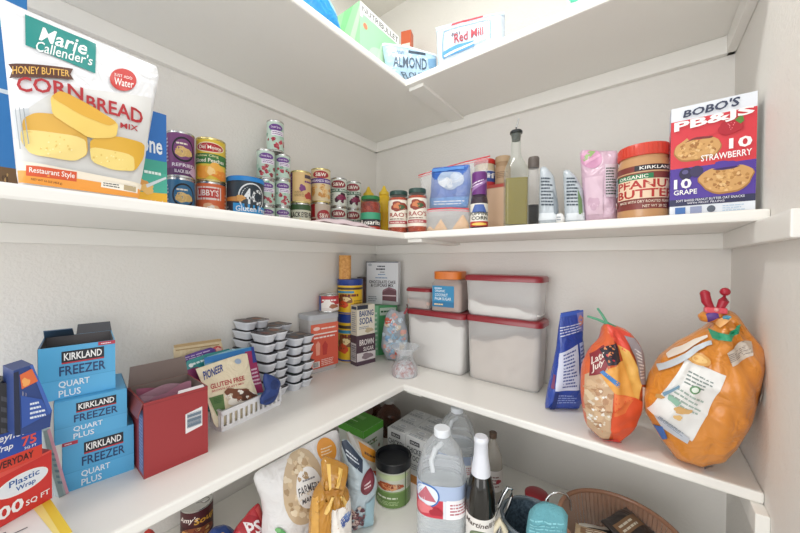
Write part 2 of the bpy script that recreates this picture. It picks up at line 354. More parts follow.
class Bag:
    """filled bag: an outline in an upright (or leaning) plane, swollen to both sides; printed graphics given in the same measurements as the outline"""
    def __init__(s, outline, P0, rz, D, base, lean=0, prof=None, wr=.003, seed=1, p=2.4, q=.6, smooth=1, wsc=18, rings=14, nth=72, minz=True, gather=None, gw=.006):
        s.P0 = Vector(P0); s.rt = Vector((math.cos(rz), math.sin(rz), 0)); n0 = Vector((math.sin(rz), -math.cos(rz), 0))
        s.n = n0*math.cos(lean)+Vector((0, 0, 1))*math.sin(lean); s.up = Vector((0, 0, 1))*math.cos(lean)-n0*math.sin(lean)
        s.D = D; s.base = base; s.prof = prof; s.wr = wr; s.seed = seed; s.p = p; s.q = q; s.wsc = wsc; s.minz = minz
        O = [s.to2(*o) for o in outline]
        for _ in range(smooth):
            Q = []
            for i in range(len(O)):
                a, b = O[i], O[(i+1) % len(O)]; f = .18
                Q += [(a[0]*(1-f)+b[0]*f, a[1]*(1-f)+b[1]*f), (a[0]*f+b[0]*(1-f), a[1]*f+b[1]*(1-f))]
            O = Q
        bm_ = (base+.0006-s.P0.z)/max(.2, s.up.z); Q = []
        for i in range(len(O)):
            u, v = O[i], O[(i+1) % len(O)]
            if u[1] >= bm_: Q.append(u)
            if (u[1] < bm_) != (v[1] < bm_): f = (bm_-u[1])/(v[1]-u[1]); Q.append((u[0]+(v[0]-u[0])*f, bm_))
        if len(Q) > 2: O = Q
        s.gw = gw; s.g = s.to2(*gather) if gather else None
        s.O = O; xs = [o[0] for o in O]; ys = [o[1] for o in O]; s.y0, s.y1 = min(ys), max(ys); s.c = ((min(xs)+max(xs))/2, (s.y0+s.y1)/2)
        s.rings = rings; s.nth = nth
    def to2(s, px, py):
        d = ray(px, py); h = CAM+d*((s.P0-CAM).dot(s.n)/d.dot(s.n)); return ((h-s.P0).dot(s.rt), (h-s.P0).dot(s.up))
    def R(s, th):
        dx, dy = math.cos(th), math.sin(th); best = 1e-4; O = s.O
        for i in range(len(O)):
            ax, ay = O[i][0]-s.c[0], O[i][1]-s.c[1]; bx, by = O[(i+1) % len(O)][0]-s.c[0], O[(i+1) % len(O)][1]-s.c[1]
            ex, ey = bx-ax, by-ay; den = dx*ey-dy*ex
            if abs(den) < 1e-12: continue
            t = (ax*ey-ay*ex)/den; u = (ax*dy-ay*dx)/den
            if t > 0 and -1e-6 <= u <= 1+1e-6: best = max(best, t)
        return best
    def off(s, a, b, rho):
        t = max(0, 1-min(1, rho)**s.p)**s.q
        pr = s.prof((b-s.y0)/(s.y1-s.y0)) if s.prof else 1
        w_ = noise.noise(Vector((a*s.wsc+s.seed*7, b*s.wsc*.6, s.seed)))+.5*noise.noise(Vector((a*s.wsc*2.3, b*s.wsc*2.3+s.seed*3, 4)))
        c_ = noise.noise(Vector((a*s.wsc*1.1+b*s.wsc*.8, b*s.wsc*1.3-a*5, s.seed*2.7))); w_ += .9*(.35-min(.35, abs(c_)*2.2))
        if s.g:
            da, db = a-s.g[0], b-s.g[1]; r_ = math.hypot(da, db); g_ = noise.noise(Vector((math.atan2(db, da)*5.5, r_*5, s.seed)))+.6*noise.noise(Vector((math.atan2(db, da)*12, r_*8, s.seed+5)))
            w_ += s.gw/s.wr*g_*min(1, r_/.03)*max(.25, 1-r_/.30)
        return s.D/2*t*pr, s.wr*w_*min(1, t*1.5)
    def pt(s, a, b, rho, side, e=0):
        o, w_ = s.off(a, b, rho); P = s.P0+s.rt*a+s.up*b+s.n*(side*o+w_+side*.0006+e)
        if s.minz and P.z < s.base+.0005: P.z = s.base+.0005
        return P
    def fm(s, px, py, k):
        a, b = s.to2(px, py); da, db = a-s.c[0], b-s.c[1]; r_ = math.hypot(da, db); th = math.atan2(db, da); R = s.R(th); rho = r_/R
        if rho > .995: a, b = s.c[0]+da/rho*.995, s.c[1]+db/rho*.995; rho = .995
        return s.pt(a, b, rho, 1, .0007+.0003*k)
    def mesh(s, mb, mat, back=None):
        n, K = s.nth, s.rings; Rs = [s.R(2*PI*i/n) for i in range(n)]
        for side, m in ((1, mat), (-1, back or mat)):
            vs = [s.pt(s.c[0], s.c[1], 0, side)]; fs = []
            for j in range(1, K+1):
                rho = (j/K)**.8
                for i in range(n):
                    th = 2*PI*i/n; vs.append(s.pt(s.c[0]+Rs[i]*rho*math.cos(th), s.c[1]+Rs[i]*rho*math.sin(th), rho, side))
            for i in range(n): fs.append((0, 1+i, 1+(i+1) % n))
            for j in range(K-1):
                for i in range(n): a = 1+j*n; fs.append((a+i, a+n+i, a+n+(i+1) % n, a+(i+1) % n))
            mb.add(vs, fs, m)
        o = mb; N = n; base = len(mb.v)-2*(1+n*K); e1 = base+1+(K-1)*n; e2 = base+(1+n*K)+1+(K-1)*n; mi = mb.mi(mat)
        for i in range(n): mb.f.append((e1+i, e1+(i+1) % n, e2+(i+1) % n, e2+i)); mb.m.append(mi); mb.sm.append(True)
def bag(name, label, cat, outline, P0, rz, D, base, mat, art=None, group=None, maxlen=.009, parent=None, back=None, **kw):
    B = Bag(outline, P0, rz, D, base, **kw); mb = MB(); B.mesh(mb, mat, back)
    if art: mb.art(art, B.fm, maxlen)
    mb.v = [tuple(Vector(v)-B.P0) for v in mb.v] if not parent else [tuple(Vector(v)-parent.location) for v in mb.v]
    o = mb.build(name, parent, B.P0 if not parent else None, ang=60)
    if not parent: tag(o, label, cat, group)
    o_B[o.name] = B; return o
o_B = {}
def pouchprof(v): return (.25+.75*min(1, (1-v)*2.2))*1.0 if v > .5 else 1.0
def flatprof(v): return 1.0
# ---------------------------------------------------------------- the room shell and the four shelves
XR, YN, HC = 1.28, -1.75, 2.56
def wallbox(name, c, size, m=WALL):
    b = MB(); b.box(c, size, m); return struct(b.build(name))
wallbox('wall_left', (-.05, YN/2+.05, HC/2), (.1, -YN+.1, HC)); wallbox('wall_back', (XR/2, .05, HC/2), (XR, .1, HC))
wallbox('wall_right', (XR+.05, -.26, HC/2), (.1, .72, HC))
wallbox('floor', (1.5, -2.2, -.03), (5, 5, .06), FLOOR)
wallbox('ceiling', (XR/2, YN/2+.05, HC+.03), (XR+.2, -YN+.1, .06))
TH, CT = .0229, .019
def shelf(ztop, xd, yd, ch, label, ry, bat=True):
    t = thing('shelf', label, 'shelf', (0, 0, ztop), 0, 'white pantry shelves'); zb = -TH
    b = MB(); b.box((xd/2, YN/2, -TH/2), (xd, -YN, TH), SHELF, .005); b.box(((XR+xd)/2-.003, -yd/2, -TH/2), (XR-xd+.006, yd, TH), SHELF, .005)
    b.build('board', t)
    for c, s in (((CT/2, YN/2, zb-ch/2), (CT, -YN, ch)), ((XR/2, -CT/2, zb-ch/2), (XR, CT, ch)), ((XR-CT/2, -ry/2, zb-ch/2), (CT, ry, ch))):
        k = MB(); k.box(c, s, SHELF, .0025); k.build('cleat', t)
    if bat:
        k = MB(); k.box((xd+.03, -yd/2+.008, zb-.006), (.06, yd-.018, .012), SHELF, .002); k.build('batten', t)
    return t
shelf(S1, .4417, .3394, .0464, 'top white shelf wrapping the corner, seen from below, with bags and a box on it', .52)
shelf(S2, .4273, .3234, .0428, 'white corner shelf at eye level carrying the rows of food cans and jars', .50)
shelf(S3, .4273, .3234, .0428, 'white corner shelf below eye level carrying freezer boxes, tubs and the big orange bag', .36)
shelf(S4, .62, .58, .0428, 'lowest white shelf carrying the water jugs and cereal bags', .58, False)

# ---------------------------------------------------------------- top shelf
bag('snack_pouch', 'bright blue pouch at the far left end of the top shelf', 'pouch', [(296, -14), (318, -12), (333, 12), (345, 50), (325, 50)], X(318, 10, .40), PI/2, .05, S1, foil('#2a9fe6'),
    [('p', [(318, -2), (324, -2), (336, 22), (331, 20)], '#8fd0f2')], seed=3)
loc, rz, w_, d_, h_ = boxL(.365, 360, 399, -3, S1, .12, 362)
carton('appliance_box', 'green and white blender box in the corner of the top shelf', 'box', loc, rz, w_, d_, .21, '#a9dcae', {
    'front': [('r', 0, 0, 1, 1, '#a6dcb2'), ('r', 0, .84, 1, 1, '#f4f6f4'), ('t', 'NUTRIBULLET', (.05, .87, .97, .96), '#3a3f45', {'b': .02}), ('r', 0, .78, .06, .84, '#f1f3f0'), ('e', .12, .68, .05, .045, '#e88a6c'),
              ('e', .88, .62, .06, .06, '#e59a7e'), ('e', .5, .3, .3, .2, '#bfe6c4'), ('p', [(.3, .1), (.5, .6), (.55, .6), (.36, .1)], '#c9ebcd')],
    'left': [('r', 0, 0, 1, 1, '#94d49c'), ('p', [(.1, 0), (.5, 0), (1, .75), (1, .95)], '#b5e3b6'), ('p', [(.0, .5), (.2, .5), (.75, 1), (.4, 1)], '#7fc98b'), ('e', .72, .28, .1, .06, '#3c4a3f')]})
carton('spice_box', 'small red and dark box behind the almond bag on the top shelf', 'box', (Y(404.5, 40, -.12).x, -.10, S1), .35, .045, .04, zat(405, 31, (Y(404.5, 40, -.12).x, -.12))-S1, '#d2653f', {'front': [('r', 0, .0, 1, .5, '#5b6b63'), ('r', .1, .62, .9, .85, '#f0e6d8')]})
bag('flour_pouch', 'pale blue almond flour pouch standing in the corner of the top shelf', 'pouch', [(382, 43), (407, 46), (436.5, 55), (437, 76), (430, 112), (392, 112)], (.425, -.345, S1+.05), .75, .03, S1, foil('#aac9df'),
    [('p', [(381, 43), (409, 46), (437, 55), (437, 58), (408, 49.5), (382, 46)], '#dbe9f3'), ('p', [(408, 52), (425, 54.5), (425, 57.5), (408, 55)], '#2f3f50'), ('t', 'ALMOND', [(393, 69), (426, 73), (426, 61.5), (393, 58.5)], '#48586a', {'b': .02}),
     ('t', 'FLOUR', [(404, 80), (424, 81), (424, 75.5), (400, 74)], '#48586a', {'b': .02}), ('p', [(427, 62), (436, 60), (436, 70), (428, 70)], '#7aa3c4'), ('l', [(392, 56), (405, 57), (405, 53), (392, 52)], 2, '#5f7d99')], seed=5, prof=pouchprof, wr=.002, smooth=0, q=.45)
bag('flour_pouch', 'white flour pouch with red lettering and blue frame at the edge of the top shelf', 'pouch', [(436, 28), (470, 19), (505, 12.5), (505, 70), (440, 100)], (.64, -.275, S1+.05), 0, .06, S1, foil('#d3e1ee'),
    [('p', [(436, 28), (505, 12.5), (505, 17), (437, 33)], '#c6d9ea'), ('p', [(453, 25), (485, 17.5), (485, 21), (453, 28.5)], '#c8414a'), ('t', "Bob's", [(456, 42), (465, 40), (465, 35.5), (456, 37.5)], '#55324a', {'b': .02}),
     ('t', 'Red Mill', [(459, 49), (487, 40), (487, 32), (459, 40)], '#b5424f', {'b': .025}), ('p', [(446, 34), (494, 24), (494, 25), (446, 35)], '#8fb0d0'), ('p', [(446, 34), (447, 34), (447, 61), (446, 61)], '#8fb0d0'), ('p', [(493, 24), (494, 24), (494, 43), (493, 43)], '#8fb0d0'),
     ('p', [(446, 57), (462, 50), (478, 46), (478, 51), (462, 58), (447, 63)], '#5d9fd2'), ('p', [(448, 60), (490, 42), (490, 43.5), (449, 62)], '#e8f0f6')], seed=6, prof=pouchprof, wr=.002, smooth=0, q=.45)
bag('snack_pouch', 'white pouch with teal marks at the right of the top shelf', 'pouch', [(566, -30), (625, -45), (622, 20), (568, 45)], (.99, -.27, S1+.05), 0, .05, S1, foil('#eef2f0'),
    [('b', 578, 3, 9, 4, '#58c7a4', 2), ('b', 590, -4, 10, 4, '#58c7a4', 4), ('l', [(575, -8), (606, -16), (606, -22), (575, -14)], 2, '#4a6a66')], seed=8, prof=pouchprof)

# ---------------------------------------------------------------- eye-level shelf, left side
loc, rz, w_, d_, h_ = boxL(.20, -60, 27, -12, S2, .06, 10)
carton('cereal_box', 'tall blue box behind the cornbread bag at the far left', 'box', loc, rz, w_, d_, h_, '#2f7fc4', {'front': [('r', 0, 0, 1, .16, '#7b5a34'), ('s', .7, .08, .3, .06, 26, ['#a67a44', '#5c4022', '#c39a5c'], 3, .012), ('r', .0, .8, 1, .84, '#4ba3dd'), ('r', .6, .5, 1, .52, '#dfeaf2')]})
bag('cornbread_mix_bag', 'big white cornbread mix bag picturing cut yellow squares, at the left front', 'bag', [(-2, -3), (30, 12), (160, 68), (158, 82), (148, 140), (137, 203), (78, 197), (18, 190), (10, 110)], X(80, 190, .365), PI/2, .055, S2, foil('#e9eaec'), [
    ('p', [(14, 120), (60, 92), (150, 100), (143, 170), (138, 186), (18, 170)], '#dcdcd9'), ('p', [(12, 112), (28, 112), (30, 150), (16, 140)], '#cfd3d6'),
    ('p', [(24.8, 15.8), (95.5, 45), (93, 77.5), (24.8, 49.5)], '#1f8c86'), ('t', 'Marie', [(38, 44), (86, 59), (86, 43), (38, 28)], '#f7f8f6', {'sh': .3, 'b': .03}), ('t', "Callender's", [(35, 56), (91, 70), (91, 59), (35, 44)], '#eef4f2', {'sh': .25, 'b': .02}),
    ('e', 120.7, 83, 13.5, 12, '#c5342f'), ('t', 'JUST ADD', [(112, 80), (130, 84), (130, 80), (112, 76)], '#fbf3ee'), ('t', 'Water', [(112, 89), (131, 92), (131, 84), (112, 81)], '#fbf3ee', {'sh': .2}),
    ('p', [(8, 67), (71, 74), (68, 80), (71, 86), (9, 81), (12, 74)], '#5a3527'), ('t', 'HONEY BUTTER', [(12, 78), (67, 83), (67, 76), (12, 70)], '#e6b45c', {'b': .02}),
    ('t', 'CORN', [(17, 96), (80, 107), (80, 94), (15, 81)], '#b1262d', {'b': .04, 'arc': .12}), ('t', 'BREAD', [(83, 114), (139, 129), (139, 115), (83, 101)], '#b1262d', {'b': .04, 'arc': .08}), ('t', 'MIX', [(116, 132), (134, 135), (134, 130), (116, 127)], '#b1262d', {'b': .03}),
    ('q', [(22, 122), (34, 117), (60, 120), (83, 130), (85, 158), (72, 165), (30, 158), (20, 142)], '#dfae48'), ('q', [(20, 132), (82, 142), (84, 158), (72, 165), (30, 158), (20, 144)], '#f1d988'), ('s', 50, 150, 28, 10, 20, ['#f7e6a6', '#e3c468'], 4, .9),
    ('q', [(86, 143), (112, 140), (142, 146), (141, 160), (131, 174), (110, 172), (88, 165)], '#dfae3c'), ('q', [(86, 150), (130, 158), (131, 174), (110, 173), (88, 165)], '#efd67f'), ('s', 107, 162, 18, 7, 16, ['#f6e49c', '#dfbd5e'], 7, .9),
    ('q', [(48, 103), (58, 97), (88, 112), (114, 128), (112, 142), (86, 143), (66, 131), (50, 120)], '#f0cf6d'), ('q', [(48, 103), (58, 97), (90, 113), (113, 128), (104, 131), (76, 120)], '#e2ae3d'),
    ('p', [(16, 163), (140, 186), (137.5, 192), (17, 172)], '#f2ead8'), ('p', [(17, 172), (138, 191), (137, 199.5), (18, 184)], '#f0a244'), ('p', [(25, 168), (74, 175), (74, 184), (25, 178)], '#d8572f'), ('t', 'Restaurant Style', [(28, 176.5), (72, 182.5), (72, 176), (28, 170)], '#fbf6ee', {'b': .02}),
    ('t', 'NET WT 16 OZ (454 g)', [(30, 183), (60, 187.5), (60, 185), (30, 180.5)], '#7a4a28'), ('p', [(98, 183), (134, 190), (134, 195), (98, 189)], '#f8f3e6'), ('l', [(100, 188), (118, 191), (118, 186.5), (100, 184)], 2, '#555a5c'),
    ('p', [(120, 187), (132, 189.3), (132, 194), (120, 191.7)], '#b9a884'),
    ('p', [(14, 112), (15, 112), (20, 152), (19, 152)], '#9ba1a6'), ('p', [(18, 112), (19, 112), (24, 150), (23, 150)], '#9ba1a6'), ('p', [(22, 113), (23, 113), (28, 148), (27, 148)], '#9ba1a6')], wr=.0035, seed=2, prof=lambda v: 1 if v < .6 else max(.12, 1-(v-.6)*2.2), wsc=9, smooth=0, q=.45)
loc, rz, w_, d_, h_ = boxL(.27, 92, 166.5, 113, S2, .07, 160)
carton('pasta_dinner_box', 'blue box with teal and yellow foot between the cornbread bag and the purple can', 'box', loc, rz, w_, d_, h_, '#2a73c2', {'front': [
    ('p', [(0, .30), (1, .38), (1, .52), (0, .50)], '#3ea38f'), ('p', [(0, 0), (1, 0), (1, .24), (.5, .18), (0, .16)], '#efb52e'), ('p', [(0, .16), (1, .2), (1, .4), (0, .3)], '#49b09a'), ('t', 'one', (.62, .58, .93, .70), '#eef4fa', {'b': .04}), ('e', .66, .86, .05, .02, '#dce9f5'),
    ('b', .62, .25, .13, .06, '#dd9b4c', 2), ('b', .70, .22, .10, .05, '#e8b96a', 5), ('p', [(.68, .26), (.98, .37), (.99, .35), (.7, .23)], '#d5dde2'), ('l', (.66, .36, .92, .42), 1, '#e3f3ee'), ('t', 'original', (.66, .07, .93, .12), '#f7f0d8')]})

def stack(px, x, ys, items, group=None, y=None, base=S2, rz=None):
    a, b = px; cx, cy, r = cyl(a, b, ys[0], x=x) if y is None else cyl(a, b, ys[0], y=y); z = base
    for yy, (label, col, art, tin) in zip(ys, items):
        zt = zat((a+b)/2, yy, (cx+(CAM.x-cx)*r*.8, cy+(CAM.y-cy)*r*.8)); can(label, (cx, cy, z), r, zt-z-.0006, col, art, rz, group, tin=tin, ring=len(items) == 1); z = zt
    return cx, cy, r, z
bean = lambda bg, ring_, dark, txt: [('r', 0, .0, 1, .16, dark), ('e', .56, .62, .27, .30, '#15161d'), ('e', .56, .62, .23, .25, bg), ('b', .56, .56, .2, .12, '#e4c07a', 2), ('p', [(.38, .62), (.74, .62), (.70, .46), (.42, .46)], '#d7b26d'), ('l', (.40, .72, .72, .80), 1, '#f3ead6', .5),
    ('t', txt[1], (.3, .20, .84, .28), '#f2eaf0', {'b': .03}), ('t', txt[2], (.36, .05, .8, .13), '#f2eaf0', {'b': .02}), ('l', (.02, .3, .2, .9), 7, '#d8cfe0'), ('e', .9, .1, .2, .12, ring_)]
stack((166.5, 195), .09, [177.5, 131], [
    ('teal blue can with a round pot emblem under the purple can', '#2f6d95', bean('#2f6d95', '#e6ded0', '#1f4a6c', ('SIETE', 'REFRIED BEANS', 'PINTO')), STEEL),
    ('purple can with a round pot emblem on top of the teal blue can', '#7d3f78', bean('#7d3f78', '#c9a9c4', '#5c2a5e', ('SIETE', 'REFRIED', 'BLACK BEANS')), STEEL)])
peach = [('r', 0, .62, 1, .64, '#2f6b35'), ('r', 0, .38, 1, .62, '#3d7d3c'), ('e', .48, .8, .33, .13, '#f2e7c6'), ('e', .48, .8, .30, .11, '#b9262c'), ('t', 'Del Monte', (.24, .755, .72, .845), '#f8f2e2', {'b': .03}), ('t', 'Yellow Cling', (.14, .54, .66, .62), '#f4e9b0', {'b': .02}), ('t', 'Sliced Peaches', (.14, .42, .8, .52), '#f7f2df', {'b': .03}),
    ('b', .35, .18, .2, .16, '#f0a038', 1), ('b', .6, .24, .22, .16, '#f6b64a', 3), ('b', .72, .12, .18, .12, '#ee8f30', 5), ('b', .5, .2, .08, .1, '#fbd38a', 2), ('l', (.9, .1, 1, .9), 10, '#5b6a3a')]
pumpkin = [('r', 0, 0, 1, 1, '#d9693a'), ('r', .14, .58, .72, .92, '#e9d7cf'), ('r', .18, .63, .68, .88, '#c4382f'), ('t', "LIBBY'S", (.2, .68, .66, .84), '#f6e9e0', {'b': .03}), ('b', .5, .3, .22, .18, '#e9b48a', 2), ('b', .5, .34, .1, .09, '#f2e6da', 4), ('r', 0, 0, 1, .08, '#b84a26'), ('l', (.84, .1, 1, .8), 7, '#f0cdb8')]
stack((195.5, 226), .09, [181.5, 137.5], [('orange red pumpkin can under the peach can', '#d4663a', pumpkin, STEEL), ('yellow and green sliced peach can stacked on the orange can', '#e3c43c', peach, GOLDTIN)])
x_, y_, r_ = cyl(226, 264.5, 195, x=.12)
t = thing('breadcrumb_canister', 'squat navy canister of breadcrumbs with a blue lid beside the cranberry cans', 'canister', (x_, y_, S2), facing((x_, y_)))
hc = zat(245, 176, (x_+r_*.8, y_-r_*.4))-S2
b = MB(); ring_label(b, r_*.97, 0, hc-.012, '#2d3b46', [('e', .62, .64, .25, .31, '#dfe4e6'), ('e', .62, .64, .225, .28, '#27333d'), ('t', '4C', (.46, .48, .78, .82), '#e6eaec', {'b': .04}), ('p', [(.28, .3), (1, .24), (1, .44), (.28, .5)], '#2f97d8'), ('t', 'Gluten Free', (.33, .32, .96, .44), '#f3f7fa', {'b': .03}),
    ('t', 'PLAIN', (.55, .12, .9, .22), '#e3c56c', {'b': .03}), ('p', [(0, .56), (.42, .52), (.5, .6), (.42, .64), (0, .62)], '#c98a44'), ('b', .42, .6, .07, .07, '#d9a25c', 1), ('s', .6, .05, .36, .05, 24, ['#e7d3b2', '#c9a26c'], 5, .025), ('l', (.03, .1, .22, .45), 5, '#b9c3c9')]); b.lathe([(r_*.96, 0), (r_*.96, hc-.013)], '#2d3b46'); b.build('body', t)
b = MB(); b.lathe([(r_*.99, hc-.014), (r_, hc-.012), (r_, hc-.002), (r_*.97, hc), (r_*.93, hc), (r_*.92, hc-.003), (0, hc-.003)], '#2489d6'); b.build('lid', t)

cran = lambda n: [('p', [(0, .0), (1, .0), (1, .35), (.5, .5), (0, .3)], '#bfd6c8'), ('s', .55, .25, .4, .2, 9, ['#a3243c', '#8d1f38', '#c04a57'], n, .07), ('s', .5, .6, .5, .38, 8, ['#7fae97', '#a8cfba'], n+3, .06), ('e', .52, .79, .27, .12, '#6c3f8f'), ('t', 'Ocean Spray', (.34, .74, .7, .84), '#f0e6f4', {'b': .02}),
    ('p', [(.36, .5), (.86, .5), (.86, .68), (.36, .68)], '#efe9f2'), ('l', (.4, .53, .82, .66), 2, '#7a4a93')]
G = 'cranberry sauce cans stacked against the left wall'
C1 = stack((256.5, 275), .075, [205, 178.5, 148.5], [(('bottom', 'middle', 'third level')[i]+' cranberry can of the left column, '+('hidden partly by the navy canister', 'beside the navy canister lid', 'under the single top can')[i], '#c9dccf', cran(11+i), STEEL) for i in range(3)], G)
C2 = stack((274.5, 290.5), .075, [206, 179, 153.5], [(('bottom', 'middle', 'third level')[i]+' cranberry can of the right column, next to the '+('white black-eyed pea can', 'tan bean can', 'third left cranberry can')[i], '#c9dccf', cran(21+i), STEEL) for i in range(3)], G)
zt = max(C1[3], C2[3]); x_, y_, r_ = cyl(266, 284.5, 140, x=.075)
can('single cranberry can at the very top of the cranberry stack', (x_, y_, zt+.0006), C2[2]*1.06, zat(275, 123, (x_, y_))-zt, '#c9dccf', cran(31), None, G)
stack((290.5, 311), .085, [202.5, 170], [
    ('white and green black-eyed pea can under the tan bean can', '#d9d8c4', [('r', 0, .8, 1, 1, '#3a5a34'), ('r', 0, 0, 1, .3, '#cfc9a8'), ('t', 'BLACK', (.08, .52, .5, .72), '#2c2c26', {'b': .04}), ('t', 'EYED PEAS', (.52, .52, .98, .72), '#2c2c26', {'b': .04}), ('s', .5, .3, .4, .14, 14, ['#c39a5a', '#e0c48a'], 3, .05)], STEEL),
    ('tan can with a purple stripe on the black-eyed pea can', '#dfbd84', [('r', .0, .0, .2, 1, '#6b2f74'), ('l', (.04, .1, .16, .9), 9, '#c9a9d0'), ('b', .55, .45, .1, .12, '#7a3b7c', 2), ('l', (.62, .62, .95, .76), 1, '#7c3f80'), ('r', .62, .8, .9, .92, '#5a4a52'), ('b', .8, .2, .18, .12, '#b5433c', 3), ('l', (.3, .15, .62, .35), 4, '#9c7a48')], GOLDTIN)])
stack((311, 330.5), .09, [202, 167.5], [
    ('red and white can under the garbanzo bean can', '#c9b9a8', [('r', 0, .55, .3, 1, '#b3242c'), ('r', .0, .0, .34, .5, '#8c1f2c'), ('e', .62, .6, .24, .2, '#a93038'), ('t', 'S&W', (.46, .52, .78, .68), '#f4e8dc', {'b': .04}), ('s', .6, .2, .3, .14, 12, ['#7a2a2c', '#a0514a'], 5, .06)], STEEL),
    ('garbanzo bean can with purple band, taller than its neighbours', '#e0cda6', [('s', .55, .32, .42, .22, 22, ['#d9a65c', '#e9c58a', '#c98f48'], 3, .07), ('e', .5, .84, .28, .12, '#a92f36'), ('t', 'S&W', (.32, .78, .68, .9), '#f7efe2', {'b': .04}), ('r', 0, .56, 1, .72, '#5d3a86'), ('t', 'GARBANZO BEANS', (.08, .6, .92, .68), '#f1ecf6', {'b': .03})], GOLDTIN)])
swb = lambda c: [('e', .48, .8, .32, .15, '#8f2f3a'), ('t', 'S&W', (.26, .73, .72, .87), '#f7efe2', {'b': .04}), ('r', 0, .5, 1, .63, '#3f6b4f'), ('t', 'BLACK BEANS', (.08, .53, .92, .61), '#eef5ee', {'b': .03}), ('s', .66, .28, .3, .16, 8, [c, '#3a1a2a'], 3, .1), ('b', .62, .3, .2, .1, '#8c2350', 2), ('l', (.04, .1, .3, .44), 5, '#7d8f84')]
stack((330.5, 347), .09, [206.5, 177], [('lower green banded bean can beside the red and white can', '#dfe4da', swb('#5a1f38'), STEEL), ('upper green banded bean can right of the garbanzo can', '#dfe4da', swb('#5a1f38'), STEEL)], 'black bean cans')
stack((345.5, 361), .09, [208.5, 180.5], [('lower green banded bean can beside the salsa jar', '#dfe4da', swb('#6a1f40'), STEEL), ('upper green banded bean can nearest the salsa jar', '#dfe4da', swb('#6a1f40'), STEEL)], 'black bean cans')
x_, y_, r_ = cyl(360.5, 380.5, 212, y=-.315)
SALSA = grain('chunky_salsa', '#7c1c0e', '#b03c1c', 60, .35, .2)
jar('salsa jar with a green lid beside the yellow mustard bottle', (x_, y_, S2), r_, zat(370, 197, (x_, y_))-S2, JARGLASS, ink('#2f7d42'), .014, SALSA, (.12, .62, '#2f2a30', [('r', 0, .62, 1, 1, '#3f9d78'), ('r', 0, 0, 1, .22, '#b23a2c'), ('t', 'Rosarita', (.16, .3, .86, .56), '#f4efe8', {'b': .04})]), 'salsa_jar', neck=.86)
def mustard(label, x, y, r, h):
    t = thing('mustard_bottle', label, 'bottle', (x, y, S2), facing((x, y)), 'yellow mustard bottles')
    b = MB(); b.lathe([(r*.9, 0), (r, .006), (r, h*.5), (r*.9, h*.56), (r*.97, h*.62), (r*.9, h*.74), (r*.55, h*.82), (r*.5, h*.83)], '#e8bd22'); b.build('body', t)
    b = MB(); b.lathe([(r*.62, h*.82), (r*.62, h*.87), (r*.4, h*.9), (r*.16, h*.98), (r*.12, h)], '#efcb3a'); b.build('nozzle_cap', t)
    b = MB(); ring_label(b, r*1.005, h*.16, h*.5, '#e8bd22', [('r', .1, .1, .9, .9, '#e3b01c')]); b.build('label', t)
x_, y_, r_ = cyl(376, 392, 205, y=-.2); mustard('yellow mustard bottle between the salsa jar and the sauce jars', x_, y_, r_, zat(384, 186, (x_, y_))-S2)
x_, y_, r_ = cyl(360, 377, 200, y=-.13); mustard('yellow mustard bottle whose tip shows above the salsa jar', x_, y_, r_, zat(368.5, 187, (x_, y_))-S2)
SAUCE = grain('tomato_sauce', '#a03010', '#c44a18', 40, .35, .15)
for a, b, top, yy, lab in ((388.5, 408.5, 192, -.29, 'pasta sauce jar with dark lid right of the mustard bottle'), (407.5, 427, 189.5, -.275, 'pasta sauce jar with dark lid beside the zipper bags')):
    x_, y_, r_ = cyl(a, b, 212, y=yy)
    jar(lab, (x_, y_, S2), r_, zat((a+b)/2, top, (x_, y_))-S2, JARGLASS, ink('#2f4a44', .3), .016, SAUCE, (.14, .86, '#e4ddcf', [('b', .52, .76, .28, .17, '#8a3a2a', 2), ('b', .46, .78, .12, .1, '#c97a4c', 4), ('b', .6, .74, .1, .08, '#3f5a38', 1), ('t', "RAO'S", (.2, .38, .84, .54), '#a03a34', {'b': .02}), ('r', .16, .14, .86, .25, '#a8434a'), ('l', (.22, .165, .8, .225), 1, '#f2e6dc'), ('l', (.2, .28, .8, .35), 1, '#7a5a50'), ('r', 0, 0, 1, .02, '#b5543a')]), 'sauce_jar', neck=.82, group='pasta sauce jars')
# clear flat pack lying in the front corner
P = [X(318, 219, .40), X(372, 231, .40)]
b = MB(); b.grid(lambda u, v: (.315+.105*v, P[0].y+(P[1].y-P[0].y)*u, S2+.003+.021*math.sin(PI*u)**.5*math.sin(PI*v)**.5+.0015*math.sin(u*19+v*7)), 24, 10, film('pink_printed_film', '#e8d5da', .35))
b.grid(lambda u, v: (.315+.105*v, P[0].y+(P[1].y-P[0].y)*u, S2+.001), 8, 4, film('pink_printed_film_back', '#e8d5da', .35))
b.art([('r', .06, .62, .5, .8, '#c9506a'), ('l', (.1, .2, .6, .5), 3, '#6f6f86'), ('e', .8, .5, .1, .2, '#8f93b0'), ('r', .6, .7, .95, .82, '#d98aa0')], lambda u, v, k: (.315+.105*(1-v), P[0].y+(P[1].y-P[0].y)*u, S2+.0038+.0002*k+.021*math.sin(PI*u)**.5*math.sin(PI*v)**.5+.0015*math.sin(u*19+(1-v)*7)), .01)
tag(b.build('flat_packet'), 'clear flat packet with pink print lying at the shelf edge before the bean cans', 'packet')

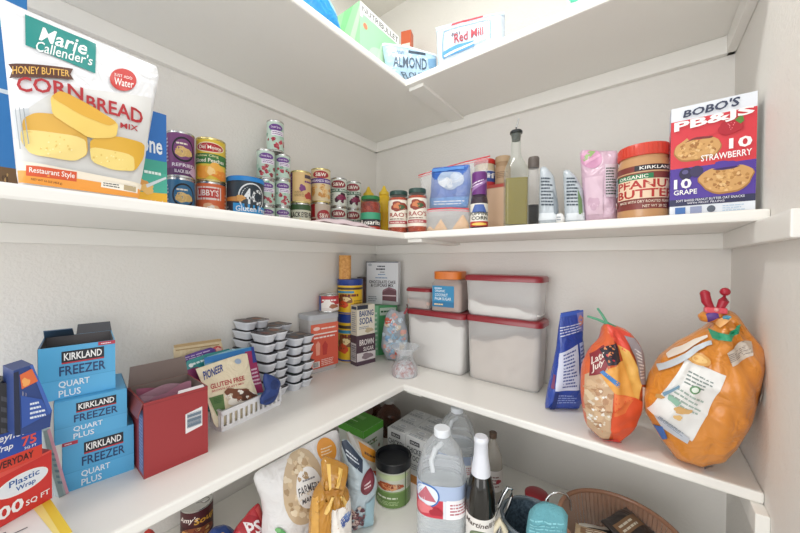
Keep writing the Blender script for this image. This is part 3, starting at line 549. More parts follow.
# ---------------------------------------------------------------- eye-level shelf, right side
def zipbag(label, outl, zips, P0, rz, D, lean=0, seed=1):
    B = Bag(outl, P0, rz, D, S2, lean, wr=.004, seed=seed, smooth=1, prof=lambda v: max(.1, min(1, (1-v)*3)))
    mb = MB(); B.mesh(mb, CLEARBAG); t = thing('zipper_bag', label, 'bag', P0, 0)
    mb.v = [tuple(Vector(v)-B.P0) for v in mb.v]; mb.build('film', t, ang=60)
    z = MB(); q = [B.P0+B.rt*B.to2(*p)[0]+B.up*B.to2(*p)[1] for p in zips]
    for dn, c, th in ((0, '#d8323e', .0022), (.0075, '#e9707a', .0014)): z.tube([p-B.P0-B.up*dn for p in q], th, ink(c), 8)
    z.build('zipper', t)
bag('snack_pack', 'blue chip pack inside the upright red zipper bag', 'pouch', [(432, 168), (452, 166), (470, 164), (471, 185), (468, 208), (430, 209)], Y(450, 200, -.20)+Vector((0, 0, 0)), 0, .035, S2+.012, foil('#2d63b8'),
    [('b', 453, 181, 13, 9, '#a9bcd6', 3, .4), ('b', 449, 184, 7, 5, '#d9dfe6', 5), ('b', 459, 179, 6, 5, '#c4d0e0', 2), ('p', [(431, 199), (470, 197), (470, 207), (430, 208)], '#4f93d8'), ('l', [(436, 206), (466, 205), (466, 200), (436, 201)], 2, '#e8eff7'), ('p', [(434, 170), (466, 167), (466, 170), (434, 173)], '#5a8fd4')], seed=4, smooth=0, q=.4, wr=.006)
zipbag('large clear zipper bag with a red zip holding the blue pack', [(419, 174), (455, 164), (489, 155), (487, 175), (480, 206), (470, 232), (428, 233), (424, 206)], [(418.5, 175.5), (440, 169), (465, 162), (490, 156)], Y(455, 215, -.20), 0, .06, 0, 5)
for i, pts in enumerate(([(432, 232), (441, 219), (449, 232)], [(450, 232), (463, 214), (469, 224), (468, 232)], [(424, 232), (430, 226), (437, 232)])):
    bag('tortilla_chip', ('tan chip lying in the middle of the small zipper bag', 'large tan chip at the right of the small zipper bag', 'small tan chip at the left of the small zipper bag')[i], 'chip', pts, Y(445, 225, -.258+.005*i)+Vector((0, 0, 0)), 0, .012, S2+.003, ink('#d9b184', .8), smooth=0, group='chips in the small zipper bag', rings=6, nth=36)
zipbag('small clear zipper bag of chips lying before the large one', [(419.5, 211), (445, 208.5), (468.5, 208.5), (469, 220), (467, 234), (424, 236), (421, 222)], [(419, 212), (432, 209), (450, 208), (469, 209)], Y(445, 225, -.255), 0, .034, 0, 9)
loc, rz, w_, d_, h_ = boxR(-.17, 471, 505, 185.5, S2, .10, 488)
carton('cardboard_box', 'plain tan cardboard box behind the oil bottle with two jars on it', 'box', loc, rz, w_, d_, h_, CARD, {'front': [('r', 0, .93, 1, 1, '#b0463c'), ('r', .4, .1, 1, .92, '#d3b294')]})
bt = loc[2]+h_
x_, y_, r_ = cyl(474, 495.5, 175, y=-.125); hj = zat(485, 158.5, (x_, y_-r_))-bt
jar('jar with red lid and blue label standing on the tan cardboard box', (x_, y_, bt+.0006), r_, hj, ink('#d8c8a8', .4), ink('#d43a35'), .017, None, (.0, .7, '#e6e2dc', [('r', 0, 0, 1, .3, '#c43540'), ('r', .3, .3, .95, .95, '#35509a'), ('t', 'Jif', (.36, .42, .86, .85), '#f2f2f4', {'b': .05})]), 'nut_jar', neck=.93)
x_, y_, r_ = cyl(494, 512, 170, y=-.12); hj = zat(503, 155, (x_, y_-r_))-bt
jar('tan capped brown jar on the cardboard box behind the oil bottle', (x_, y_, bt+.0006), r_*.86, hj, ink('#a88a68', .45), ink('#c2a684', .6), .02, None, (.1, .8, '#b79877', [('l', (.2, .3, .8, .7), 4, '#7a5c40')]), 'brown_jar', neck=.95, knurl=False)
x_, y_, r_ = cyl(470.5, 488, 205, y=-.27); hb = zat(479, 173, (x_, y_))-S2
t = thing('popcorn_bottle', 'purple topped popping corn bottle beside the zipper bags', 'bottle', (x_, y_, S2), facing((x_, y_)))
b = MB(); b.lathe([(r_*.92, 0), (r_, .004), (r_, hb*.48), (r_*.9, hb*.56), (r_*.82, hb*.6), (r_*.82, hb*.9)], film('popcorn_bottle_plastic', '#3a2a3c', .3)); b.build('body', t)
b = MB(); ring_label(b, r_*1.01, hb*.04, hb*.44, '#ece7dc', [('r', 0, 0, 1, .22, '#b5312f'), ('p', [(.2, .6), (.8, .6), (.66, .95), (.34, .95)], '#4a66a8'), ('t', 'POPPING', (.1, .48, .92, .64), '#2d3226', {'b': .05}), ('t', 'CORN', (.2, .28, .84, .44), '#2d3226', {'b': .05}), ('e', .5, .1, .3, .06, '#e9c55c')]); b.build('label', t)
b = MB(); ring_label(b, r_*.86, hb*.6, hb*.98, '#6a2f78', [('p', [(.1, .1), (.9, .6), (.9, .75), (.1, .25)], '#a07ab0'), ('l', [(.15, .3), (.85, .55), (.85, .8), (.15, .55)], 2, '#e8dcec', .4)]); b.lathe([(r_*.85, hb*.6), (r_*.85, hb*.985), (r_*.78, hb)], '#6a2f78'); b.build('sleeve', t)

def olive():
    x, y, r = cyl(503, 528.3, 205, y=-.265); g = lambda py: zat(515.5, py, (x, y))-S2
    zs, zn, zt, ztop = g(168), g(154), g(134), g(119)
    t = thing('olive_oil_bottle', 'tall square glass bottle of yellow green oil with a pour spout', 'bottle', (x, y, S2), facing((x, y))+.12)
    b = MB(); k = r*.93
    b.rbox([(0, 1.9*k, 1.9*k), (.003, 2*k, 2*k), (zs*.92, 2*k, 2*k), (zs, 1.85*k, 1.85*k, k*.6), ((zs+zn)/2, 1.3*k, 1.3*k, k*.6), (zn, .84*k, .84*k, .41*k), (zt-.012, .78*k, .78*k, .385*k), (zt-.01, .9*k, .9*k, .44*k), (zt, .9*k, .9*k, .44*k)], GLASS, k*.28, (True, False), 6); b.build('glass', t)
    b = MB(); zo = g(180); b.rbox([(.006, 1.84*k, 1.84*k), (zo, 1.86*k, 1.86*k)], OIL, k*.24, k=6); b.build('oil', t)
    b = MB(); b.lathe([(r*.34, zt-.02), (r*.36, zt), (r*.5, zt+.0005), (r*.5, zt+.006), (r*.42, zt+.009), (r*.2, zt+.011)], ink('#23282a', .35)); so = b.build('stopper', t)
    b = MB(); b.tube([(0, 0, zt+.008), (0, 0, zt+.018), (.003, 0, zt+.028), (.007, 0, ztop)], [.0035, .003, .0027, .0024], CHROME, 10); b.build('spout', so)
olive()
x_, y_, r_ = cyl(527, 539.5, 205, y=-.16); hs = zat(533, 157.5, (x_, y_))-S2
t = thing('pepper_grinder', 'clear grinder of black peppercorns with a grey cap behind the oil bottle', 'grinder', (x_, y_, S2), facing((x_, y_)))
b = MB(); b.lathe([(r_, 0), (r_, hs*.66), (r_*.8, hs*.82), (r_*.7, hs*.86)], CLEARPLASTIC); b.build('body', t)
b = MB(); b.lathe([(r_*.93, .003), (r_*.93, hs*.34)], grain('peppercorns', '#17171a', '#34343a', 90, .6, .8)); b.build('peppercorns', t)
b = MB(); b.lathe([(r_*.88, hs*.85), (r_*.92, hs*.87), (r_*.92, hs*.98), (r_*.8, hs)], ink('#6b625c', .4)); b.build('cap', t)
for i, (o, lab, sd) in enumerate((([(540, 168), (545, 165.5), (554, 176), (558.5, 205), (559, 232), (538, 233), (539, 195)], 'small silver printed pouch right of the pepper grinder', 11), ([(563, 171), (568, 169), (576, 176), (583, 190), (586.5, 231), (565, 232), (564, 200)], 'small silver printed pouch beside the pink bag', 15))):
    cx = sum(p[0] for p in o)/len(o)
    bag('silver_pouch', lab, 'pouch', o, Y(cx, 222, -.22), .1, .035, S2, foil('#b9c2c9'), [('l', [(o[6][0]+3, 207), (o[4][0]-3, 207), (o[3][0]-6, 178), (o[6][0]+3, 178)], 9, '#3f4a55', .5), ('p', [(o[5][0]+2, 214), (o[4][0]-2, 213), (o[4][0]-2, 220), (o[5][0]+1, 221)], '#dfe5ea'), ('p', [(o[3][0]-5, 190), (o[3][0]-1, 200), (o[3][0], 215), (o[3][0]-4, 215)], '#8d979f' if i == 0 else '#6d8a5c')], seed=sd, wr=.005, group='silver pouches', smooth=0, q=.45)
bag('small_sachet', 'tiny white sachet lying between the two silver pouches', 'sachet', [(556, 214), (562, 213), (565, 218), (563, 223), (556, 223)], Y(560, 222, -.25), 0, .012, S2, ink('#e3e4e3'), [('l', [(557, 221), (562, 221), (562, 216), (557, 216)], 2, '#9098a2')], seed=2, rings=6, nth=30)
bag('tortilla_bag', 'pink printed bag standing left of the peanut butter jar', 'bag', [(579.5, 149.5), (600, 151), (618, 150.5), (618, 185), (618, 231), (586, 232), (582, 185)], Y(602, 218, -.20), 0, .06, S2, foil('#cfb0c1'), [('e', 592, 160, 11, 10, '#c98fb0', .3), ('p', [(583, 160), (590, 151), (596, 152), (586, 165)], '#8fae6c'), ('p', [(585, 163), (600, 155), (601, 157), (586, 167)], '#d9a3c0'),
    ('p', [(606, 166), (618, 165), (619, 198), (607, 199)], '#d8c8d2'), ('l', [(607, 197), (618, 196), (617, 168), (607, 169)], 10, '#4f5a52', .5), ('p', [(586, 180), (604, 178), (604, 215), (588, 216)], '#d8bccb'), ('b', 595, 205, 6, 6, '#c9a6ba', 3)], seed=7, prof=pouchprof, smooth=0, q=.4, wr=.005)
x_, y_, r_ = cyl(617.5, 670.5, 180, y=-.235); hp = zat(644, 148.5, (x_, y_))-S2
jar('large peanut butter jar with a red lid beside the cookie box', (x_, y_, S2), r_, hp, ink('#c29263', .3, 0, .4), ink('#cf4433', .35), .028, None, (.15, .84, '#7e3a34', [('r', 0, .83, 1, .86, '#c9a27c'), ('r', .40, .87, .98, .99, '#1f1d22'), ('t', 'KIRKLAND', (.46, .895, .9, .965), '#f4f2ee', {'b': .03}), ('r', .14, .68, .62, .8, '#2f7d52'), ('t', 'ORGANIC', (.18, .7, .56, .78), '#f3efe2', {'b': .03}), ('r', .13, .24, .95, .68, '#e8cdb0'),
    ('t', 'PEANUT', (.15, .47, .93, .66), '#b3302d', {'b': .045}), ('t', 'BUTTER', (.15, .26, .93, .45), '#b3302d', {'b': .045}), ('t', 'MADE WITH DRY ROASTED PEANUTS', (.2, .14, .9, .2), '#ead9c6'), ('r', .03, .38, .12, .82, '#cfdbe4'), ('bar', .035, .4, .115, .8, '#3a4450', 1), ('e', .06, .16, .05, .08, '#e9e4de'), ('b', .06, .15, .03, .05, '#b5382f', 2), ('t', 'NET WT 28 OZ', (.5, .03, .8, .09), '#ead9c6')]), 'peanut_butter_jar', lr=r_*1.0, neck=.93)
loc, rz, w_, d_, h_ = boxR(-.275, 671.5, 757.6, 100, S2, .05, 715)
cook = lambda cx, cy, rx, ry, s: [('b', cx, cy, rx, ry, '#a87640', s, .3), ('b', cx, cy+.008, rx*.96, ry*.94, '#d0a062', s, .3), ('s', cx, cy, rx*.8, ry*.78, 60, ['#e3bd84', '#b98648', '#dcae6c', '#a9743c'], s, .022, .55)]
carton('cookie_box', 'upright box of sandwich bites, red above purple, against the right wall', 'box', loc, rz, w_, d_, h_, '#e9edf2', {'front':
    [('r', 0, .0, 1, 1, '#e6ebf2'), ('r', 0, .44, 1, .875, '#d63a45'), ('r', 0, .15, 1, .44, '#51379a'), ('r', 0, .095, 1, .155, '#2b2d52')] + cook(.33, .60, .29, .115, 3) + [('b', .36, .715, .17, .035, '#d63a45', 1), ('q', [(.17, .665), (.3, .685), (.5, .672), (.53, .69), (.3, .705)], '#7c2f32')] + cook(.67, .30, .31, .125, 6) +
    [('b', .66, .422, .15, .034, '#51379a', 2), ('q', [(.5, .395), (.62, .378), (.76, .382), (.84, .40), (.66, .40)], '#3a1f5c'), ('e', .2, .385, .085, .055, '#2c2346'), ('e', .33, .395, .08, .05, '#3a3158'), ('e', .19, .40, .04, .02, '#5b5484'),
     ('b', .71, .735, .14, .06, '#b31f30', 2, .4), ('s', .69, .75, .1, .04, 10, ['#e8808a'], 4, .006), ('p', [(.76, .79), (.84, .83), (.86, .77), (.82, .75)], '#5a8a3c'),
     ('t', "BOBO'S", [(.15, .895), (.8, .905), (.82, .985), (.17, .96)], '#39415a', {'b': .05}), ('t', 'PB&JS', [(.04, .755), (.97, .80), (.97, .885), (.04, .865)], '#f7f5f3', {'b': .07}), ('t', '10', (.70, .55, .95, .64), '#f7f5f3', {'b': .06}), ('t', 'STRAWBERRY', (.38, .475, .95, .53), '#f7f5f3', {'b': .03}),
     ('t', '10', (.05, .25, .27, .34), '#f7f5f3', {'b': .06}), ('t', 'GRAPE', (.05, .195, .34, .24), '#f7f5f3', {'b': .03}), ('t', 'SOFT BAKED PEANUT BUTTER OAT SNACKS', (.08, .13, .88, .15), '#e8e8f2'), ('t', 'WITH FRUIT FILLING', (.22, .105, .66, .122), '#e8e8f2'), ('r', .07, .02, .2, .08, '#3f6fb0'), ('r', .26, .02, .4, .08, '#8f98b8'), ('e', .51, .05, .05, .03, '#57606e'), ('l', (.64, .02, .9, .08), 3, '#b9cde0')],
    'left': [('r', 0, 0, 1, 1, '#c9d3e2'), ('r', 0, .44, 1, .8, '#cf6a86'), ('r', 0, .1, 1, .44, '#6a58a8'), ('l', (.1, .15, .9, .75), 12, '#e6e4f0')]})
# ---------------------------------------------------------------- helpers for folded cards and open cartons
def slab(name, label, cat, outline, P0, rz, thick, mat, art=None, lean=0, group=None, base=None, maxlen=None, parent=None):
    B = Bag(outline, P0, rz, thick, -9 if base is None else base, lean, smooth=0); mb = MB(); O = B.O; n = len(O)
    f = [B.P0+B.rt*a+B.up*b+B.n*(thick/2) for a, b in O]; k = [p-B.n*thick for p in f]
    if base is not None:
        for L in (f, k):
            for p in L: p.z = max(p.z, base+.0004)
    mb.add([p-B.P0 for p in f+k], [tuple(range(n)), tuple(range(2*n-1, n-1, -1))]+[(i, n+i, n+(i+1) % n, (i+1) % n) for i in range(n)], mat, False)
    def fm(px, py, kk):
        a, b = B.to2(px, py); p = B.rt*a+B.up*b+B.n*(thick/2+.0003+.00014*kk)
        if base is not None: p.z = max(p.z, base+.0006-B.P0.z)
        return p
    if art: mb.art(art, fm)
    o = mb.build(name, None, B.P0); return tag(o, label, cat, group)
def open_carton(name, label, cat, loc, rz, w, d, h, col, art, inner, cols=None, group=None, th=.0022):
    t = thing(name, label, cat, loc, rz, group); mb = MB(); cols = cols or {}
    for c, s, o, k in (((0, -d/2+th/2, h/2), (w, th, h), 'front', 'back'), ((0, d/2-th/2, h/2), (w, th, h), 'back', 'front'), ((-w/2+th/2, 0, h/2), (th, d-2*th, h), 'left', 'right'), ((w/2-th/2, 0, h/2), (th, d-2*th, h), 'right', 'left')):
        mb.box(c, s, inner, 0, {o: cols.get(o, col), 'top': cols.get(o, col)})
    mb.box((0, 0, th/2), (w-.001, d-.001, th), inner)
    for f, a in art.items(): mb.art(a, facemap(f, w, d, h))
    mb.build('carton', t); return t
def flap(parent, hinge, out, L, col, inner, th=.0016, name='flap'):
    """card flap: hinge line a-b, direction of the fold out"""
    a, b = Vector(hinge[0]), Vector(hinge[1]); o = Vector(out).normalized()*L; n = (b-a).cross(o).normalized()*th
    mb = MB(); e = (b-a)*.04; v = [a, b, b+o-e, a+o+e]
    mb.add(v+[p+n for p in v], [(0, 1, 2, 3)], inner, False); mb.add(v+[p+n for p in v], [(7, 6, 5, 4), (0, 4, 5, 1), (1, 5, 6, 2), (2, 6, 7, 3), (3, 7, 4, 0)], col, False); return mb.build(name, parent)

# ---------------------------------------------------------------- shelf below eye level, left side
kf = [('r', 0, 0, 1, 1, '#56aede'), ('r', 0, 0, 1, .36, '#5cb4e4'), ('r', 0, .365, 1, .372, '#3f93c8'), ('p', [(.28, .66), (.84, .66), (.84, .90), (.28, .90)], '#171b26'), ('t', 'KIRKLAND', (.31, .725, .81, .865), '#f6f6f4', {'b': .04}), ('r', .28, .665, .84, .69, '#c23340'), ('t', 'FREEZER', (.25, .44, .86, .62), '#20406e', {'b': .03}),
      ('t', 'QUART', (.24, .20, .64, .34), '#e9f4fb', {'b': .03}), ('t', 'PLUS', (.24, .04, .52, .17), '#e9f4fb', {'b': .03})]
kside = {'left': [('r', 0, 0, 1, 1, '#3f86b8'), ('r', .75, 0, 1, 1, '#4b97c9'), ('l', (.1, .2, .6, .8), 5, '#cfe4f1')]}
GK = 'stack of light blue freezer bag boxes'
kd = .125; L1 = fbox((62.8, 494), (134, 469), (60.7, 444), S3, kd); z1 = S3+L1[4]
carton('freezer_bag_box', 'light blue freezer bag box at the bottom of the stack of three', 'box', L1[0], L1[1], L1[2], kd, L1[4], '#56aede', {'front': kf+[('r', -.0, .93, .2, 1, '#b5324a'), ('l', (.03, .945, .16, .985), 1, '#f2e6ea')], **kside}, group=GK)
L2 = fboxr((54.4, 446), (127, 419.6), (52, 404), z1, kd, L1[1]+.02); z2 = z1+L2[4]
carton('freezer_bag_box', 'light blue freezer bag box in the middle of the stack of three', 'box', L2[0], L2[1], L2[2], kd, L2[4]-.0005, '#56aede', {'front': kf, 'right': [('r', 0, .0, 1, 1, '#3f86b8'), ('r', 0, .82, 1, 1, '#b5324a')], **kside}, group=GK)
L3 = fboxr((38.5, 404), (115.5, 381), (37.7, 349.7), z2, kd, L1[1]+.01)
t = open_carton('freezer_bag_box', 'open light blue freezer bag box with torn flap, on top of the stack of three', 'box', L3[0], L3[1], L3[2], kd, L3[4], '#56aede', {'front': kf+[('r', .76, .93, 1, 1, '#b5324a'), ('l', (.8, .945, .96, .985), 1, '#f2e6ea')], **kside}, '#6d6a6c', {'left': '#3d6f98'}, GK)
w_, d_, h_ = L3[2], kd, L3[4]
f = flap(t, ((-w_/2, d_/2, h_), (-w_/2+w_*.42, d_/2, h_)), (0, -.75, .35), .05, '#41607c', '#54657a'); flap(t, ((w_/2, d_/2, h_), (-w_/2+w_*.45, d_/2, h_)), (0, .35, .8), .022, '#4a4d55', '#57585e')
b = MB(); b.box((0, 0, h_*.42), (w_*.9, d_*.9, h_*.8), '#3f4046', .01); b.build('bag_bundle', t)

L = fbox((144, 479.5), (208, 452), (138, 405), S3, .125); w_, d_, h_ = L[2], .125, L[4]
t = open_carton('storage_bag_box', 'open red cardboard box of pink zipper bags beside the freezer boxes', 'box', L[0], L[1], w_, d_, h_, '#a23336', {'front': [('r', 0, 0, 1, 1, '#a03336'), ('r', 0, .955, 1, .965, '#8c2c30'), ('p', [(.62, .40), (.90, .44), (.90, .72), (.62, .68)], '#eceaea'), ('r', .65, .62, .88, .655, '#7b8a98'), ('r', .65, .55, .88, .59, '#7b8a98'), ('r', .65, .48, .88, .52, '#7b8a98'), ('bar', .645, .47, .885, .68, '#6f808f', 1), ('r', .3, .3, .305, .302, '#8c2c30')],
    'left': [('r', 0, 0, 1, 1, '#a3383c'), ('r', .74, .05, .98, .9, '#6f7fb4'), ('l', (.76, .08, .96, .88), 18, '#a9b5d8', .5), ('r', .5, 0, .54, 1, '#c8545a')]}, '#8f8078', {'left': '#a3383c'})
flap(t, ((-w_/2, d_/2, h_), (w_/2, d_/2, h_)), (0, .10, 1), X(157, 362, L[0][0]-d_/2).z-S3-h_ if X(157, 362, L[0][0]-d_/2).z-S3-h_ > .01 else .03, '#7d6d66', '#94857c')
flap(t, ((-w_/2, -d_/2, h_), (-w_/2, d_/2, h_)), (-.25, 0, -.97), .03, '#8c4a48', '#a8968c')
flap(t, ((w_*.0, -d_/2+.001, h_), (w_*.44, -d_/2+.001, h_)), (0, .25, .9), .006, '#ddd6d6', '#e8e4e4', name='torn_tab')
for i in range(5):
    fz = MB(); yy = -d_*.25+i*d_*.12; fz.grid(lambda u, v: ((u-.5)*w_*.84, yy+.004*math.sin(u*7+i)+.01*v, h_*.1+h_*(.80+.05*i/4+.06*math.sin(i*2+u*4))*v), 16, 8, film('pink_bag_film', '#c9a0b0', .25) if i % 2 else ink(('#b77d92', '#c58ba0', '#a8637c')[i//2], .3)); tag(fz.build('zipper_bag', None, L[0], (0, 0, L[1])), 'folded pink zipper bag, '+('frontmost', 'second from the front', 'third from the front', 'second from the back', 'rearmost')[i]+' in the open red box', 'bag', 'zipper bags in the red box')

# foil and film boxes at the far left
za = .92; a, b_ = Z(49, 497, za), Z(72, 531, za); e = (b_-a); rz = math.atan2(e.y, e.x); ln = e.length*1.05; nrm = Vector((e.y, -e.x, 0)).normalized(); wd = .15; c = (a+b_)/2+nrm*(wd/2)
carton('kitchen_wrap_box', 'white box with a yellow edge lying under the plastic wrap box', 'box', (c.x, c.y, S3), rz, ln, wd, za-S3, '#e6e6e2', {'top': [('r', 0, .93, 1, 1, '#e8c73c'), ('p', [(0, .86), (1, .9), (1, .93), (0, .93)], '#f0dc84'), ('r', .48, .5, .50, .78, '#6a6f74'), ('r', .38, .635, .6, .655, '#6a6f74'), ('p', [(.8, .3), (1, .3), (1, .93), (.86, .9)], '#cfd0cc')]})
def wrapbox(name, label, bl, br, tl, base, d, ext, col, art, cols=None):
    loc, rz, w_, d_, h_ = fbox(bl, br, tl, base, d); mb = MB(); mb.box((-ext/2, 0, h_/2), (w_+ext, d_, h_), col, .001, cols)
    mb.art(art, facemap('front', w_, d_, h_)); return tag(mb.build(name, None, loc, (0, 0, rz)), label, 'box'), base+h_
o, zb = wrapbox('plastic_wrap_box', 'red plastic wrap box with a white oval and the number 200', (0, 527.6), (52, 498), (0, 473), za+.0005, .06, .12, '#c9302c', [('r', -.8, 0, 1, 1, '#d2332e'), ('p', [(-.1, .9), (1, .97), (1, 1), (-.1, 1)], '#e5584c'), ('e', .42, .62, .50, .19, '#f3f1f0'), ('e', .42, .62, .47, .165, '#e9eef4'), ('t', 'Plastic', (.16, .635, .74, .75), '#2f5ea0', {'b': .03}), ('t', 'Wrap', (.28, .48, .66, .60), '#2f5ea0', {'b': .03}), ('t', '200', (-.28, .12, .42, .36), '#f6f3f2', {'b': .05}), ('t', 'SQ FT', (.46, .12, .94, .24), '#f6f3f2', {'b': .03})])
o, zc = wrapbox('foil_box', 'blue and red aluminium foil box lying on the plastic wrap box', (0, 473), (42, 456), (0, 433), zb+.0005, .055, .12, '#27479c', [('r', -.8, 0, 1, 1, '#2a4fa8'), ('r', -.8, 0, 1, .33, '#d8402f'), ('t', 'Reynolds', (-.2, .70, .82, .94), '#f3f4f6', {'b': .03, 'sh': .2}), ('t', 'Wrap', (-.2, .46, .3, .66), '#f3f4f6', {'b': .03, 'sh': .2}), ('t', '75', (.5, .45, .86, .7), '#e9584a', {'b': .05}), ('t', 'SQ FT', (.56, .35, .86, .42), '#f3f4f6', {'b': .02}), ('t', 'EVERYDAY', (-.15, .08, .78, .26), '#2b1c20', {'b': .03})])
P = Z(24, 430, zc)
slab('wrap_box', 'tilted dark blue box with orange lettering on the foil box', 'box', [(8, 368), (27, 362), (46, 407), (44, 424), (9, 432)], P, 1.75, .05, ink('#27407c'), [('p', [(8, 370), (13, 368.5), (15, 430), (9, 431)], '#1a2440'), ('p', [(24, 363), (27, 362), (46, 407), (43, 411)], '#3c62b0'), ('t', 'Reynolds', [(17, 421), (21, 421), (21, 390), (17, 388)], '#e8dcd2', {'b': .02}), ('p', [(14, 372), (26, 366), (32, 378), (16, 386)], '#d9693a'), ('b', 20, 379, 4, 4, '#e9a45c', 2), ('p', [(15, 392), (36, 396), (43, 410), (16, 424)], '#2f52a0'), ('l', [(24, 416), (42, 412), (34, 396), (24, 398)], 4, '#d8dfe9')], base=zc+.0005)
slab('wrap_box', 'narrow black box end at the far left edge, behind the foil box', 'box', [(-14, 377), (7, 380), (8.5, 449), (-14, 452)], P+Vector((-.03, -.01, 0)), 1.6, .05, ink('#202024'), [('l', [(0, 440), (7, 440), (6, 390), (0, 388)], 5, '#4a4a50')], base=zc+.0005)
slab('flat_carton', 'thin pale pink and green carton leaning against the freezer boxes', 'carton', [(41, 431), (48, 428), (67, 494), (58, 500), (50, 472)], Z(58, 497, S3), 1.9, .012, ink('#a9b9bb'), [('p', [(45, 430), (48, 428), (67, 494), (64, 496)], '#dba6b6'), ('p', [(41, 431), (45, 430), (62, 494), (57, 497), (50, 470)], '#8fa6a6'), ('l', [(56, 484), (61, 484), (52, 450), (48, 450)], 6, '#5d7f8c')], base=S3)

# basket of mix packets
a, b_ = Z(222, 432.7, S3), Z(281, 404.5, S3); e = b_-a; rz = math.atan2(e.y, e.x); bw, bd = e.length, .105; nrm = Vector((e.y, -e.x, 0)).normalized(); c = (a+b_)/2-nrm*(bd/2); bh = zat(224, 411, a)-S3
t = thing('slotted_basket', 'white slotted plastic basket full of mix packets', 'basket', (c.x, c.y, S3), rz)
b = MB(); WP = ink('#e8e8ea', .35); wt = .003
b.box((0, 0, .0015), (bw-.004, bd-.004, .003), WP)
def sidewall(p, q):
    p, q = Vector(p), Vector(q); L_ = (q-p).length; d_ = (q-p).normalized(); R = Matrix.Rotation(math.atan2(d_.y, d_.x), 3, 'Z'); n = max(3, round(L_/.0155))
    for z0, z1 in ((0, .013), (bh-.014, bh)): b.box((p+q)/2+Vector((0, 0, (z0+z1)/2)), (L_, wt, z1-z0), WP, .0006, None, R)
    b.box((p+q)/2+Vector((0, 0, bh-.002)), (L_+.004, wt*2.2, .004), WP, .001, None, R)
    for i in range(n+1):
        b.box(p+d_*(L_*i/n)+Vector((0, 0, bh/2)), (.0068, wt*.9, bh-.02), WP, 0, None, R)
hw, hd = bw/2-wt/2, bd/2-wt/2
for p, q in (((-hw, -hd, 0), (hw, -hd, 0)), ((-hw, hd, 0), (hw, hd, 0)), ((-hw, -hd, 0), (-hw, hd, 0)), ((hw, -hd, 0), (hw, hd, 0))): sidewall(p, q)
b.build('basket_body', t)
def packet(label, outl, back, lean, art, col, seed, D=.007, name='mix_packet'):
    P = c+Vector((0, 0, .006))+nrm*(bd/2-back); P.z = S3+.006
    return bag(name, label, 'packet', outl, P, rz, D, S3+.005, foil(col), art, 'packets in the white basket', seed=seed, lean=lean, wr=.0018, smooth=0, rings=8, nth=48, q=.35)
packet('cream coloured gluten free gravy packet at the front of the white basket', [(195.5, 369), (227, 358.3), (246.7, 352.5), (252, 379), (258, 396), (258, 414), (215, 428), (204, 389)], .016, .22, [('t', 'PIONEER', [(203.4, 380.5), (222.5, 371), (221.5, 364), (201, 372)], '#24408c', {'b': .04, 'sh': .2}), ('t', 'GLUTEN FREE', [(210, 389.5), (244, 380), (243, 375.5), (209, 384.5)], '#b5303a', {'b': .035}), ('t', 'BROWN GRAVY MIX', [(211, 392.5), (243, 384), (243, 382), (211, 390.5)], '#b5303a', {'b': .01}),
    ('p', [(208, 398), (222, 394), (224, 410), (216, 416)], '#5d7f4a'), ('b', 238, 397, 15, 8, '#f1ece2', 2), ('b', 236, 393, 13, 5, '#7a4a34', 3), ('b', 246, 396, 9, 5, '#5d3a2c', 1), ('s', 238, 396, 12, 6, 12, ['#d8c9b4', '#8c5a42', '#f3efe6'], 3, 2), ('e', 236.5, 361.5, 3.2, 2.6, '#9db0c8'), ('l', [(213, 404), (222, 402), (221, 396), (212, 398)], 4, '#3f6a3c')], '#ece0c2', 1)
packet('blue and maroon packet behind the cream packet in the basket', [(203, 358), (231, 349.5), (253, 346.5), (263, 392), (258, 412), (212, 412), (209, 385)], .030, .2, [('p', [(203, 358), (253, 346.5), (254.5, 352), (204, 364)], '#2f78b8'), ('p', [(244, 352), (254, 350), (263, 392), (252, 394)], '#9a2a5c'), ('p', [(250, 347), (253, 346.5), (256.5, 362), (252, 363)], '#2c3f8c'), ('l', [(252, 386), (261, 384), (257, 366), (250, 368)], 5, '#e0c3d4')], '#7fb2c6', 2)
packet('teal packet standing behind the blue one in the basket', [(184, 362), (206, 354), (231, 348), (239, 380), (236, 410), (200, 412), (190, 385)], .044, .2, [('l', [(190, 367), (216, 357.5), (215, 353.5), (188, 363)], 1, '#dcefee'), ('b', 199, 376, 8, 8, '#a3384a', 2), ('p', [(186, 370), (196, 367), (200, 392), (192, 388)], '#7a2f5c'), ('e', 190, 365.5, 2.4, 2, '#e9f2f2')], '#2f8f90', 3)
packet('purple and magenta packet standing behind the teal one in the basket', [(171.5, 361), (195, 352), (214, 346.5), (224, 380), (222, 410), (192, 412), (180, 388)], .058, .2, [('p', [(173, 366), (216, 353), (225, 384), (196, 394), (182, 390)], '#a02a60'), ('l', [(175, 364), (211, 353), (210, 349), (174, 360)], 2, '#c9b4de'), ('b', 190, 376, 8, 6, '#5c1f44', 2), ('l', [(181, 382), (196, 378), (194, 368), (178, 372)], 5, '#e3b9cc')], '#5a3a90', 4)
packet('small red packet peeking over the purple one in the basket', [(212, 348), (218, 345.5), (222, 347), (228, 370), (226, 400), (214, 400)], .066, .2, [('b', 218, 350, 3, 2.5, '#e8b0a8', 2)], '#c0383c', 5)
packet('tan paper envelope at the back of the white basket', [(173, 345), (198, 341.5), (220.5, 338.5), (227, 365), (226, 405), (180, 405), (175, 376)], .080, .16, [('p', [(173, 345), (220.5, 338.5), (221, 341), (173.4, 348)], '#b59a70'), ('p', [(175, 350), (218, 344), (218.4, 345), (175.2, 351)], '#a88c62')], '#d9c7a2', 6, .004, 'paper_envelope')
